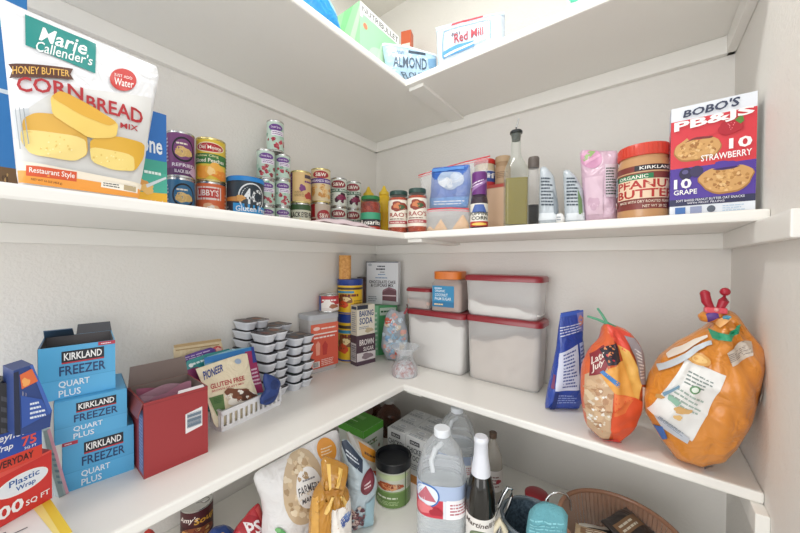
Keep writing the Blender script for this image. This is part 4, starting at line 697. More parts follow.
bag('rubber_clip', 'dark blue rubber grip hooked over the right end of the white basket', 'clip', [(264, 373), (272, 375), (281, 381), (278, 394), (274, 402), (267, 405.5), (260, 404), (260, 398), (265.5, 391), (263, 381)], c+nrm*(bd/2+.012)+Vector((0, 0, 0)), rz, .02, S3, ink('#27407f', .5), [('e', 272, 384, 4, 5, '#1d3268', .4), ('p', [(262, 400), (273, 394), (274, 396), (263, 403)], '#1d3268')], seed=3, wr=.004)

# pudding cup packs
PW, PD, PHT = .088, .092, .0305     # along the shelf, towards the viewer, height
TRAY = ink('#dde0e6', .3); LIDF = [ink(h, .3, .2) for h in ('#35333a', '#3f2f2e', '#2f3536')]
def pack_tray():
    b = MB()
    for sx in (-1, 1): b.rbox([(0, PW*.37, PD*.74), (PHT*.55, PW*.44, PD*.86), (PHT*.66, PW*.47, PD*.92), (PHT*.72, PW*.485, PD*.95)], TRAY, .012, c=(sx*PW*.247, 0, 0))
    for sx in (-1, 1): b.rbox([(PHT*.70, PW*.49, PD*.96), (PHT*.84, PW*.497, PD*.98), (PHT*.86, PW*.495, PD*.975)], TRAY, .014, c=(sx*PW*.25, 0, 0))
    return b
def pack_film(i):
    b = MB()
    for sx in (-1, 1): b.rbox([(PHT*.862, PW*.488, PD*.965), (PHT*.885, PW*.488, PD*.965)], LIDF[i], .014, c=(sx*PW*.25, 0, 0))
    f = lambda u, v, k: ((u-.5)*PW, (v-.5)*PD, PHT*.89+.0002*k)
    b.art([('b', .25, .4, .12, .2, ('#6b4a3a', '#7a3f35', '#4a6a4c')[i], 2), ('b', .72, .55, .14, .22, ('#8a7466', '#8f5a44', '#7d8a6a')[i], 4), ('l', (.55, .08, .92, .3), 3, '#b9b4ae')], f)
    return b
NTH = ['bottom', 'second', 'third', 'fourth', 'fifth', 'sixth', 'seventh', 'eighth']
proto = {}; rnd = random.Random(4)
for col_, (cx, cy, n, cname) in enumerate(((.137, -.664, 7, 'front left'), (.140, -.566, 6, 'front right'), (.045, -.680, 8, 'back left'), (.045, -.585, 7, 'back right'))):
    for i in range(n):
        kind = rnd.randrange(3); lab = 'pudding cup pack, '+(NTH[i]+' from the bottom' if 0 < i < n-1 else 'bottom' if i == 0 else 'topmost')+' of the '+cname+' column'
        loc = (cx+rnd.uniform(-.003, .003), cy+rnd.uniform(-.003, .003), S3+i*PHT*.985); rzp = PI/2+.12+rnd.uniform(-.05, .05)
        if kind not in proto:
            t = thing('pudding_pack', lab, 'pudding pack', loc, rzp, 'stacked pudding cup packs'); pack_tray().build('tray', t); pack_film(kind).build('lid_film', t); proto[kind] = t
        else:
            t = proto[kind].copy(); COL.objects.link(t); t.location = loc; t.rotation_euler = (0, 0, rzp); t['label'] = lab
            for ch in list(proto[kind].children): k = ch.copy(); COL.objects.link(k); k.parent = t

# clear tub with a red label, tins and boxes in the corner
a, b_ = Z(311, 375, S3), Z(337.5, 367.5, S3); e = b_-a; rz = math.atan2(e.y, e.x); w_ = e.length+.012; d_ = .089; nrm = Vector((e.y, -e.x, 0)).normalized(); cc = (a+b_)/2-nrm*(d_/2); hh = zat(325, 314, cc+nrm*d_/2)-S3
t = thing('snack_tub', 'clear square tub with a grey lid and orange red label in the corner', 'tub', (cc.x, cc.y, S3), rz)
b = MB(); b.rbox([(0, w_*.92, d_*.92), (.004, w_*.94, d_*.94), (hh*.9, w_, d_), (hh*.93, w_*.98, d_*.98)], film('frosted_tub_plastic', '#d9d7d6', .3, .25), .012); b.build('tub_body', t)
b = MB(); b.rbox([(hh*.915, w_*1.03, d_*1.04), (hh*.985, w_*1.04, d_*1.05), (hh, w_*1.01, d_*1.02)], ink('#b9bcc1', .35), .014); b.build('lid', t)
b = MB(); b.box((0, -d_*.47-.004, hh*.46), (w_*.93, .0012, hh*.76), '#d45a44'); fm = lambda u, v, k: ((u-.5)*w_*.93, -d_*.47-.0048-.00014*k, hh*.08+v*hh*.76)
b.art([('r', 0, .78, 1, 1, '#dd6a50'), ('e', .2, .9, .12, .04, '#f0d2c8'), ('l', (.36, .86, .9, .93), 1, '#f6e6df'), ('r', .05, .76, .95, .79, '#f4e3dc'), ('l', (.1, .66, .9, .74), 1, '#f6e6df'), ('p', [(.18, .3), (.3, .3), (.32, .55), (.25, .62), (.16, .55)], '#e9a08a'), ('p', [(.42, .28), (.56, .28), (.6, .5), (.5, .6), (.4, .5)], '#b83a34'), ('r', .05, .03, .3, .16, '#f2ece8'), ('bar', .07, .04, .28, .15), ('l', (.36, .04, .9, .2), 4, '#f0cfc4')], fm); b.build('label', t)
b = MB(); b.rbox([(.004, w_*.86, d_*.86), (hh*.7, w_*.92, d_*.92)], grain('dried_snack', '#b0544a', '#cf7a62', 40), .012); b.build('contents', t)
x_, y_, r_ = cyl(319, 339, 305, x=cc.x+.0); zt = S3+hh
can('small red and white milk can standing on the clear tub', (x_, y_, zt+.0006), r_, zat(329, 294, (x_, y_))-zt, '#c23a40', [('r', 0, .0, 1, .42, '#e8ded8'), ('b', .45, .42, .25, .25, '#f3ece6', 3), ('r', 0, .0, .22, 1, '#47558c'), ('l', (.26, .62, .9, .84), 1, '#f6ece8', .5), ('b', .66, .3, .16, .14, '#a86a4c', 2)], group=None, ring=True)
x_, y_, r_ = cyl(337.5, 362.5, 330, x=.059); zz = S3
for i, (py, lab) in enumerate(((314.5, 'lower yellow cocoa tin with a blue lid'), (279.5, 'upper yellow cocoa tin carrying a cookie tube'))):
    hh2 = zat(350, py, (x_+r_*.7, y_-r_*.7))-zz
    t = thing('cocoa_tin', lab, 'tin', (x_, y_, zz+.0004), facing((x_, y_)), 'yellow cocoa tins')
    b = MB(); ring_label(b, r_*.985, 0, hh2*.83, '#e9bd28', [('r', 0, .02, 1, .06, '#3a4fa0'), ('r', 0, .84, 1, .92, '#4a3a2c'), ('r', 0, .72, .6, .80, '#3f8fb4'), ('b', .34, .5, .2, .18, '#8c5a30', 2), ('b', .3, .34, .16, .12, '#d8542f', 4), ('b', .4, .52, .1, .08, '#f0d9a0', 1), ('l', (.3, .58, .82, .72), 1, '#7a2f22', .6), ('l', (.6, .1, .95, .5), 5, '#a3802a')]); b.lathe([(r_*.98, 0), (r_*.98, hh2*.83)], '#e9bd28'); b.build('body', t)
    b = MB(); b.lathe([(r_, hh2*.82), (r_*1.02, hh2*.83), (r_*1.02, hh2*.99), (r_*.98, hh2), (0, hh2)], ink('#23408f', .35)); b.build('lid', t); zz += hh2+.0004
xw, yw, rw = cyl(339, 351, 270, x=.06); hw_ = zat(345, 255.5, (xw, yw))-zz
b = MB(); b.lathe([(rw*.96, 0), (rw, .002), (rw, hw_-.002), (rw*.96, hw_)], grain('wafer_print', '#c98a44', '#e0a860', 80, .6, .2), 28, sq=4)
b.art([('l', (.06, .05, .94, .95), 14, '#b5743a', .3)], lambda u, v, k: (rw*1.003*math.sin((u-.5)*2.4), -rw*1.003*math.cos((u-.5)*2.4)-.0003, v*hw_))
tag(b.build('wafer_tube', None, (xw, yw, zz+.0005), (0, 0, facing((xw, yw)))), 'tan cookie tube standing on the upper yellow tin', 'tube')
xk, yk, rk = cyl(357.5, 366, 300, x=.03)
jar('dark jar half hidden behind the yellow tins', (xk, yk, S3), rk*1.1, zat(363, 277, (xk, yk))-S3, ink('#4a2f28', .3), ink('#3a2a28'), .02, None, None, 'dark_jar', neck=.95, knurl=False)
a, b_ = Z(357.5, 363, S3), Z(375.5, 358.5, S3); e = b_-a; rzb = math.atan2(e.y, e.x); wb = e.length; db = .05; nb = Vector((e.y, -e.x, 0)).normalized(); cb = (a+b_)/2-nb*db/2; hb = zat(358, 334, a)-S3
L = fbox((357.5, 363), (375.5, 358.5), (357, 334), S3, .048)
L = ((L[0][0]+.030, L[0][1]-.034, S3),)+L[1:]
carton('sugar_box', 'dark brown and white sugar box under the baking soda box', 'box', L[0], L[1], L[2], .048, L[4], '#4b3540', {'front': [('r', 0, 0, 1, .14, '#54404c'), ('r', 0, .14, 1, .42, '#d9d2d2'), ('t', 'BROWN', (.14, .66, .9, .86), '#e9e2df', {'b': .04}), ('t', 'SUGAR', (.34, .46, .9, .6), '#e9e2df', {'b': .03}), ('b', .55, .28, .3, .1, '#8c7a80', 2)], 'left': [('r', 0, 0, 1, 1, '#5a4650'), ('r', .1, .12, .9, .74, '#dcd8d8'), ('bar', .15, .16, .85, .7, '#55555c', 1)]})
zs = S3+L[4]; L5 = fbox((358, 333.5), (374, 328), (357.5, 302), zs, .045)
carton('baking_soda_box', 'cream baking soda box with blue lettering on the dark sugar box', 'box', (L[0][0]-.001, L[0][1], zs+.0004), L[1]+.04, L[2]*.97, .045, L5[4]*.93, '#e2dccb', {'front': [('r', 0, .86, .6, 1, '#2e3442'), ('t', 'BAKING', (.12, .62, .92, .82), '#33497c', {'b': .05}), ('t', 'SODA', (.12, .36, .86, .58), '#33497c', {'b': .05}), ('l', (.1, .2, .7, .3), 2, '#7a8296'), ('b', .66, .14, .24, .08, '#bfae8c', 2)], 'left': [('r', 0, 0, 1, 1, '#d9d2bf'), ('l', (.15, .1, .85, .8), 10, '#8a8c90'), ('r', .1, .86, .9, .96, '#3a4456')]})
Lg = fbox((375, 356), (398, 352), (374, 306), S3, .07)
carton('green_carton', 'green and white carton behind the bag of candy', 'carton', (Lg[0][0], Lg[0][1]-.008, S3), Lg[1]-.15, Lg[2], .07, Lg[4], '#4fa468', {'front': [('r', 0, 0, 1, 1, '#58ac70'), ('p', [(0, 0), (.25, 0), (.25, 1), (0, 1)], '#8ccba0'), ('l', (.05, .1, .22, .9), 9, '#e2f0e4'), ('r', .3, .8, .96, .95, '#d8e9da'), ('l', (.34, .84, .92, .92), 1, '#2f6a44')]})
a = Vector(Lg[0]); zg = S3+Lg[4]
yb = a.y-.02; pl, pr = Y(364.3, 300, yb), Y(396.7, 300, yb)
carton('cake_mix_box', 'grey and white chocolate cake mix box standing on the green carton', 'box', ((pl.x+pr.x)/2+.002, yb+.022, zg+.0004), .34, (pr.x-pl.x)*.8, .035, zat(380, 261.5, ((pl.x+pr.x)/2, yb))-zg, '#dfe2e6', {'front': [('r', 0, .97, 1, 1, '#7c8088'), ('r', 0, 0, .02, 1, '#7c8088'), ('l', (.36, .86, .66, .91), 1, '#3c4450', .6), ('l', (.32, .79, .70, .85), 1, '#3c4450', .6), ('r', .44, .745, .58, .76, '#3c4450'), ('l', (.38, .68, .62, .72), 1, '#5a86b4'), ('l', (.3, .6, .7, .645), 1, '#5a86b4'), ('t', 'CHOCOLATE CAKE', (.1, .49, .92, .56), '#3a3138', {'b': .03}), ('t', '& CUPCAKE MIX', (.16, .41, .86, .48), '#3a3138', {'b': .03}), ('p', [(.52, .1), (.95, .08), (.95, .33), (.72, .38), (.52, .3)], '#6b3f48'), ('p', [(.52, .29), (.72, .37), (.95, .32), (.93, .36), (.72, .41), (.54, .34)], '#8f6470'), ('r', .52, .2, .94, .225, '#d9bfc4'), ('p', [(.52, .0), (1, 0), (1, .08), (.52, .1)], '#aeb2b0'), ('l', (.08, .06, .4, .2), 3, '#8c939c'), ('e', .13, .92, .06, .03, '#b4bcc4')], 'left': [('r', 0, 0, 1, 1, '#8c9098')]})
bag('candy_bag', 'clear bag of pale candy tied by a red clip before the green carton', 'bag', [(386, 314), (391, 308), (399, 312), (406, 310), (405, 320), (409, 334), (407, 350), (401, 361), (387, 360), (381, 347), (383, 328)], Z(396, 362, S3)+Vector((0, .02, 0)), .45, .05, S3, film('candy_bag_film', '#b9c0c8', .2), [('s', 395, 335, 11, 20, 46, ['#d9e2ea', '#9cc0d8', '#e0a79a', '#c3d6e2', '#e8ecef', '#7fa8cc', '#d8c9b0'], 5, 2.6), ('b', 389, 320, 4, 3, '#d2604c', 2), ('b', 399, 352, 3, 3, '#c9564a', 3)], seed=9, wr=.013, wsc=26, smooth=0, q=.45)
P = Y(406, 311, Z(396, 362, S3).y-.01)
t = thing('bag_clip', 'dark red clip at the neck of the candy bag', 'clip', P, .4); b = MB(); b.box((0, 0, .0), (.008, .012, .03), '#8c2433', .002, None, Matrix.Rotation(.5, 3, 'Y')); b.build('jaw', t); b = MB(); b.tube([(.002, 0, .01), (.008, 0, .02), (.003, 0, .028)], .003, '#5c1a28', 8); b.build('handle', t)
x_, y_, r_ = cyl(390.5, 419, 365, y=-.245)
t = thing('plastic_cup', 'small clear stemmed plastic dessert cup standing at the shelf corner', 'cup', (x_, y_, S3)); hc = zat(405, 346, (x_, y_))-S3
b = MB(); b.shell([(r_*.9, .001), (r_*.92, hc*.05), (r_*.9, hc*.3), (r_*.66, hc*.48), (r_*.55, hc*.6), (r_*.58, hc*.78), (r_*.8, hc*.9), (r_, hc*.96), (r_*1.02, hc), (r_*.96, hc*.985), (r_*.5, hc*.72), (0, hc*.7)], film('cup_plastic', '#dde2e6', .74, .05, .8)); b.build('cup_body', t)
b = MB(); b.lathe([(r_*.86, .002), (r_*.86, hc*.18), (r_*.6, hc*.4), (r_*.2, hc*.45)], grain('mixed_sprinkles', '#a85f58', '#cfd6da', 70, .5)); b.build('contents', t)

# ---------------------------------------------------------------- shelf below eye level, right side: flour tubs
RED = ink('#952832', .3, 0, .2)
def tub(name, label, y0, pl, pr, pyt, base, d, rad, cont=None, lidh=.018, tap=.93, group='red lidded storage tubs', lip=.006):
    a, b_ = Y(pl, pyt+3, y0), Y(pr, pyt+3, y0); w_ = b_.x-a.x; h = a.z-base if False else Y((pl+pr)/2, pyt, y0).z-base
    t = thing(name, label, 'tub', ((a.x+b_.x)/2, y0+d/2, base), 0, group); H = h-lidh
    b = MB(); b.rbox([(0, w_*(tap-.04), d*(tap-.08)), (.004, w_*(tap-.015), d*(tap-.03)), (.014, w_*tap, d*tap), (H*.9, w_*.975, d*.975), (H, w_*.985, d*.985)], MILKY, rad); b.build('tub_body', t)
    b = MB(); b.rbox([(H-.004, w_*.99, d*.985), (H-.003, w_+lip, d+lip), (h-.008, w_+lip, d+lip), (h-.002, w_, d), (h, w_*.97, d*.95)], RED, rad+.002); b.build('lid', t)
    if cont:
        m, f0, f1 = cont; b = MB(); n = 96; rr = rad*.9
        def ring(z, w1, d1):
            out = []; hw, hd = w1/2, d1/2
            for i in range(n):
                a_ = 2*PI*i/n; ca, sa = math.cos(a_), math.sin(a_); q = (abs(ca)**7+abs(sa)**7)**(-1/7); x, y = hw*ca*q, hd*sa*q; out.append((x, y, z(x, y) if callable(z) else z))
            return out
        sf = lambda x, y: H*(f0+(f1-f0)*(x/w_+.5)+.035*math.sin(x/w_*9)+.018*math.sin(x/w_*23+y*60))
        lo = H*min(f0, f1)*.7; R_ = [ring(.003, w_*(tap-.07), d*(tap-.12)), ring(.014, w_*(tap-.03), d*(tap-.06)), ring(lo, w_*.945, d*.93), ring(sf, w_*.95, d*.935), ring(sf, w_*.6, d*.5), ring(sf, w_*.2, d*.15)]
        b.add([p for q in R_ for p in q], [(k_*n+i, k_*n+(i+1) % n, (k_+1)*n+(i+1) % n, (k_+1)*n+i) for k_ in range(5) for i in range(n)]+[tuple(range(n-1, -1, -1)), tuple(5*n+i for i in range(n))], m)
        b.build('contents', t)
    return t, base+h
YA = -.135
t, zA = tub('storage_tub', 'red lidded tub filled with white flour beside the candy bag', YA, 406.5, 463.5, 311.5, S3, .115, .016, (FLOUR, .9, .86))
t, zB = tub('storage_tub', 'large lower red lidded tub half full of beige flour', -.125, 465.5, 541.5, 318.5, S3, .11, .022, (BROWNFLOUR, .62, .86))
t, zC = tub('storage_tub', 'upper red lidded tub with a little white flour, stacked on the large one', -.123, 464, 541.5, 275.5, zB+.0005, .108, .022, (FLOUR, .42, .16))
t, zD = tub('small_storage_tub', 'small red lidded tub on the white flour tub', -.12, 405.5, 429, 288, zA+.0005, .075, .018, (grain('brown_sugar', '#b8968a', '#d2b8ac', 30), .5, .4), .012)
pl, pr = Y(430, 290, -.125), Y(459, 290, -.125); w_ = pr.x-pl.x; hj = Y(448, 271.5, -.115).z-zA; d_ = w_*.8
t = thing('sugar_jar', 'square brown sugar jar with orange lid and blue label on the white flour tub', 'jar', ((pl.x+pr.x)/2, -.125+d_/2, zA+.0005), .12)
b = MB(); b.rbox([(0, w_*.92, d_*.9), (.004, w_*.97, d_*.97), (hj*.68, w_*.97, d_*.97), (hj*.76, w_*.86, d_*.84), (hj*.8, w_*.78, d_*.78)], film('jar_plastic', '#d9d0ca', .5), .012); b.build('jar_body', t)
b = MB(); b.rbox([(.003, w_*.88, d_*.86), (.006, w_*.92, d_*.92), (hj*.66, w_*.93, d_*.93), (hj*.7, w_*.85, d_*.8)], grain('palm_sugar', '#9c6648', '#bb8a6a', 60), .012); b.build('contents', t)
b = MB(); b.lathe([(w_*.42, hj*.8), (w_*.44, hj*.81), (w_*.44, hj*.985), (w_*.41, hj)], ink('#e07a2a', .35), c=(0, 0, 0), sq=4)
for i in range(24): a_ = 2*PI*i/24; b.box((w_*.44*math.cos(a_), w_*.44*math.sin(a_), hj*.9), (.0012, .002, hj*.15), '#d8702a', 0, None, Matrix.Rotation(a_, 3, 'Z'))
b.build('lid', t)
b = MB(); b.box((-w_*.08, -d_*.485-.0012, hj*.38), (w_*.7, .001, hj*.52), '#2e8fc0'); fm = lambda u, v, k: (-w_*.08+(u-.5)*w_*.7, -d_*.485-.0019-.00014*k, hj*.12+v*hj*.52)
b.art([('l', (.1, .84, .5, .95), 1, '#dff0f8'), ('t', 'ORGANIC', (.12, .7, .6, .82), '#e8f4fa', {'b': .03}), ('t', 'COCONUT', (.12, .5, .72, .64), '#e8f4fa', {'b': .03}), ('t', 'PALM SUGAR', (.12, .32, .88, .46), '#e8f4fa', {'b': .03}), ('r', 0, .0, 1, .25, '#2579aa'), ('l', (.1, .06, .6, .2), 1, '#f2d9a0')], fm); b.build('label', t)

# ---------------------------------------------------------------- blue pouch, chip bag, big orange bag
bag('dried_fruit_pouch', 'royal blue pouch with a white nutrition panel beside the flour tubs', 'pouch', [(560, 313), (583, 309), (583, 340), (584, 380), (579.5, 411), (544, 408), (551, 380), (557, 345)], Z(562, 411, S3)+Vector((-.004, .012, 0)), .62, .055, S3, foil('#2a4aa8'),
    [('p', [(559, 314), (583, 309.5), (583, 313), (559.3, 317)], '#3d62c4'), ('p', [(576, 313), (583, 311), (583, 330), (577, 331)], '#7d7fc0'), ('b', 580, 320, 3, 5, '#c98a80', 2), ('l', [(559, 337), (581, 330), (581, 321), (559, 326)], 4, '#cfd8f0', .4), ('p', [(557, 352), (575, 343), (574, 386), (551.5, 388)], '#d3daee'), ('l', [(558, 385), (572, 383), (573, 346), (560, 352)], 11, '#4b5c9c', .45), ('p', [(577, 342), (583, 340), (583, 375), (576, 378)], '#aebbe2'), ('l', [(577, 376), (582, 374), (582, 342), (577.5, 344)], 9, '#3c4f98', .45), ('l', [(553, 401), (572, 400), (573, 391), (553, 391)], 4, '#8ea2dc'), ('p', [(551, 389), (555, 389), (553, 408), (548, 408)], '#1d3478'), ('p', [(549, 374), (553, 373), (551, 386), (547, 388)], '#8a4a6c')], seed=4, prof=lambda v: 1 if v < .35 else max(.14, 1-(v-.35)*1.4), wr=.004, smooth=0, q=.45)
P = Z(612, 446, S3)+Vector((0, .035, 0))
CHIP = film('chip_bag_clear', '#d8c0a4', .12, .15, .9)
bag('chip_bag', 'red and yellow chip bag with a clear window, closed by a green clip', 'bag', [(604, 321), (612, 324), (628, 330), (641, 345), (643.5, 375), (643, 402), (634, 425), (620, 440), (609, 445), (598, 436), (585, 424), (580.5, 395), (581.5, 365), (590, 347), (600, 338)], P, .35, .10, S3, foil('#e0683a'), [
    ('p', [(583, 372), (600, 356), (606, 384), (604, 410), (606, 436), (598, 434), (586, 423), (582, 396)], '#cfae8c'), ('s', 594, 396, 10, 26, 34, ['#c9a27c', '#e0c9a8', '#b58a68', '#d8b894'], 3, 3.4), ('s', 593, 398, 10, 24, 26, ['#f3ece2', '#fbf8f2', '#e8d9c4'], 8, 1.3),  # near-white specks paint the shine of the clear window into the colour
    ('p', [(588, 352), (600, 342), (606, 352), (598, 366), (586, 372)], '#8c2f38'), ('t', 'Late', [(588, 361), (600, 351), (599, 346), (588, 355)], '#eadcd2', {'b': .04, 'sh': .2}), ('t', 'July', [(588, 369), (599, 359), (599, 353), (587, 362)], '#eadcd2', {'b': .04, 'sh': .2}), ('p', [(596, 346), (610, 338), (613, 356), (602, 360)], '#2b2430'), ('s', 604, 349, 5, 7, 9, ['#d88a5c', '#c9404c'], 5, 1.2), ('p', [(604, 322), (613, 326), (628, 332), (622, 350), (611, 342), (606, 334)], '#e0503f'),
    ('p', [(594, 368), (612, 356), (624, 352), (628, 392), (606, 384)], '#e9a64e'), ('p', [(594, 366), (597, 364), (612, 375), (610, 379)], '#3f7fc0'), ('p', [(611, 340), (622, 346), (636, 372), (630, 398), (618, 362)], '#e8b45c'), ('p', [(606, 384), (628, 390), (640, 398), (632, 424), (612, 440), (604, 420)], '#e2572f'), ('p', [(606, 384), (626, 390), (618, 404), (606, 406)], '#ea7a40'),
    ('p', [(620, 333), (631, 336), (641, 352), (642, 380), (634, 378), (628, 352)], '#9b9399'), ('l', [(634, 374), (640, 374), (638, 350), (629, 344)], 9, '#e8e4e4', .5), ('p', [(635, 380), (643, 384), (642, 404), (636, 410)], '#d8cfc8'), ('p', [(600, 436), (612, 432), (620, 440), (609, 445)], '#d8392f')], seed=6, wr=.009, maxlen=.008, wsc=16, q=.5, gather=(608, 318), gw=.012, rings=22, nth=110)
Pc = P+Vector((0, 0, 0)); Bc = o_B['chip_bag']; A = Bc.to2(607, 322); pt = Bc.P0+Bc.rt*A[0]+Bc.up*A[1]
t = thing('bag_clip', 'green wire clip on top of the red and yellow chip bag', 'clip', pt, .35)
for i, (p, q) in enumerate(((587, 316), (597, 308)), 0):
    A2 = Bc.to2(p, q); v = Bc.rt*(A2[0]-A[0])+Bc.up*(A2[1]-A[1]); v = Matrix.Rotation(-.35, 3, 'Z') @ v
    b = MB(); b.tube([(0, -.004, -.004), v*.5+Vector((0, -.004, 0)), v+Vector((0, -.004, 0))], [.0035, .003, .0026], '#5da583', 8); b.build('arm', t)
b = MB(); b.box((.006, -.004, -.006), (.022, .012, .008), '#4f9a78', .002, None, Matrix.Rotation(.5, 3, 'Y')); b.build('jaw', t)

P = Z(690, 470, S3)+Vector((0, .038, 0))
OR = foil('#d98a34')
bag('snack_bag', 'big bulging orange bag with a white label, at the right end of the shelf', 'bag', [(709, 325), (716, 313), (727, 309), (737, 314), (748, 330), (764, 349), (765, 360), (760, 378), (757, 398), (748, 425), (735, 447), (722, 460), (706, 462), (690, 467), (678, 460), (660, 437), (645, 411), (642.5, 395), (648, 375), (659, 356), (678, 341), (695, 333)], P, .05, .155, S3, OR, [
    ('p', [(681, 352), (716, 365), (686, 427), (646, 404)], '#e6e5e2'), ('p', [(681, 352), (696, 357), (662, 413), (646, 404)], '#eeedea'), ('l', [(678, 373), (702, 382), (707, 371), (684, 361)], 4, '#7d8a86', .4), ('l', [(664, 391), (690, 402), (698, 388), (674, 376)], 4, '#9fb0a6', .4), ('e', 688, 378, 5, 3.6, '#5a8a5c'), ('e', 688, 378, 3.4, 2.3, '#dfe8dc'), ('b', 677, 398, 8, 3, '#cfa468', 2), ('b', 673, 405, 4, 2.4, '#e0b878', 4), ('b', 657, 388, 4, 2, '#c89a5c', 1), ('p', [(659, 384), (674, 375), (675, 377), (661, 387)], '#7ca0b8'), ('p', [(665, 384), (676, 391), (672, 395), (664, 389)], '#8fb9a4'),
    ('p', [(652, 407), (663, 412), (684, 424), (682, 430), (660, 420)], '#c5cbd4'), ('l', [(655, 410), (678, 424), (680, 420), (657, 406)], 3, '#7a8aa0', .4), ('p', [(652, 420), (660, 418), (665, 430), (661, 434)], '#3f6fb8'),
    ('p', [(717, 345), (735, 335), (746, 338), (742, 348), (722, 357)], '#c9bcae'), ('l', [(720, 354), (742, 345), (742, 338), (718, 346)], 5, '#8c7f78', .45), ('e', 693, 352, 10, 5, '#d9a25a', .2), ('e', 693, 352, 7, 3, '#e8c07c', .2), ('p', [(664, 350), (690, 337), (704, 332), (704, 334), (690, 341), (666, 354)], '#e9ded0'), ('p', [(655, 362), (690, 342), (706, 336), (706, 339), (690, 347), (657, 366)], '#c8d0d6'),
    ('p', [(706, 327), (720, 329), (735, 321), (733, 327), (722, 335), (707, 334)], '#2f9a72'), ('p', [(709, 319), (722, 314), (726, 316), (714, 324)], '#e8b070'), ('p', [(704, 313), (714, 309), (716, 316), (706, 321)], '#5c3a86'), ('e', 722, 315, 4, 1.6, '#4f9ab0', -.2),
    ('p', [(752, 390), (757, 380), (757, 400), (753, 402)], '#d8d0c8'), ('b', 706, 461, 4, 3, '#c9d4dd', 2), ('b', 703, 461, 2, 2, '#4a70b0', 3)], seed=12, wr=.012, maxlen=.009, wsc=10, rings=28, nth=130, q=.5, smooth=0, gather=(715, 306), gw=.022)
Bo = o_B['snack_bag']; A = Bo.to2(713, 308); pt = Bo.P0+Bo.rt*A[0]+Bo.up*A[1]-Vector((0, .01, 0))
bag('bag_twist', 'gathered orange and purple neck of the big orange bag under the red clip', 'bag neck', [(697, 315), (703, 311), (712, 306), (722, 309), (724, 318), (712, 323), (700, 321)], Bo.P0-Vector((0, .012, 0)), .05, .03, S3, OR, [('p', [(704, 313), (715, 308), (717, 316), (707, 322)], '#5c3a86')], seed=2, wr=.004, parent=None)
o = bpy.data.objects['bag_twist']; main = bpy.data.objects['snack_bag']; o.parent = main; o.matrix_parent_inverse = Matrix.Translation(-main.location)
for k_ in ('label', 'category'): del o[k_]
t = thing('bag_clip', 'red plastic clip with two upright handles on the big orange bag', 'clip', pt, .05)
for sx, (p, q) in ((-1, (703, 293)), (1, (722.5, 291))):
    A2 = Bo.to2(p, q); v = Bo.rt*(A2[0]-A[0])+Bo.up*(A2[1]-A[1]); v = Matrix.Rotation(-.05, 3, 'Z') @ v
    b = MB(); b.tube([(sx*.006, -.012, .0), (v.x*.6+sx*.004, -.012, v.z*.5), (v.x, -.012, v.z)], [.006, .0085, .008], ink('#a81f32', .3), 12); b.ball((v.x, -.012, v.z), .0085, ink('#a81f32', .3)); b.build('handle', t)
b = MB(); b.box((0, -.012, -.002), (.034, .016, .012), ink('#d8505c', .3), .003); b.ball((0, -.021, 0), .004, '#e8a0a0'); b.build('jaw', t)

# ---------------------------------------------------------------- lowest shelf
x_, y_, r_ = cyl(180, 213.5, 515, x=.075)
can('dark red soup can on the lowest shelf at the left', (x_, y_, S4), r_, zat(197, 501, (x_, y_))-S4, '#4b1a20', [('r', 0, .0, 1, .5, '#3a1216'), ('t', "Amy's", (.1, .62, .52, .86), '#f2e9e2', {'b': .04, 'sh': .25}), ('t', 'Soup', (.44, .5, .9, .78), '#d9a43c', {'b': .05, 'sh': .1}), ('b', .5, .25, .35, .2, '#8c4a2c', 2), ('s', .5, .26, .3, .16, 16, ['#c98a4a', '#7a2f20', '#d8b46c'], 3, .06)], ring=True)
bag('snack_bag', 'small red bag corner at the left on the lowest shelf', 'bag', [(140, 536), (150, 527), (158, 536), (158, 660), (140, 660)], X(150, 540, .20), PI/2, .04, S4, foil('#c23a34'), seed=3)
bag('snack_bag', 'blue and yellow chip bag between the soup can and the red bag', 'bag', [(205, 540), (214, 528), (228, 525), (240, 535), (240, 600), (206, 600)], X(222, 540, .20), PI/2, .06, S4, foil('#2f4f9c'), [('b', 222, 533, 7, 4, '#e0b83c', 2), ('b', 230, 538, 6, 4, '#c9443c', 3)], seed=5)
bag('snack_bag', 'red bag with white letters left of the white oat bag', 'bag', [(231, 545), (240, 524), (252, 508), (259, 502), (263, 515), (266, 560), (262, 600), (234, 600)], X(250, 530, .25), PI/2, .07, S4, foil('#c22f38'), [('e', 250, 526, 12, 13, '#a8242f', .5), ('t', 'PS', [(243, 531), (256, 525), (255, 515), (242, 521)], '#f4eeee', {'b': .05}), ('p', [(254, 508), (259, 503), (261, 512), (257, 520)], '#d85a58')], seed=6, prof=pouchprof)
P = X(300, 510, .33)
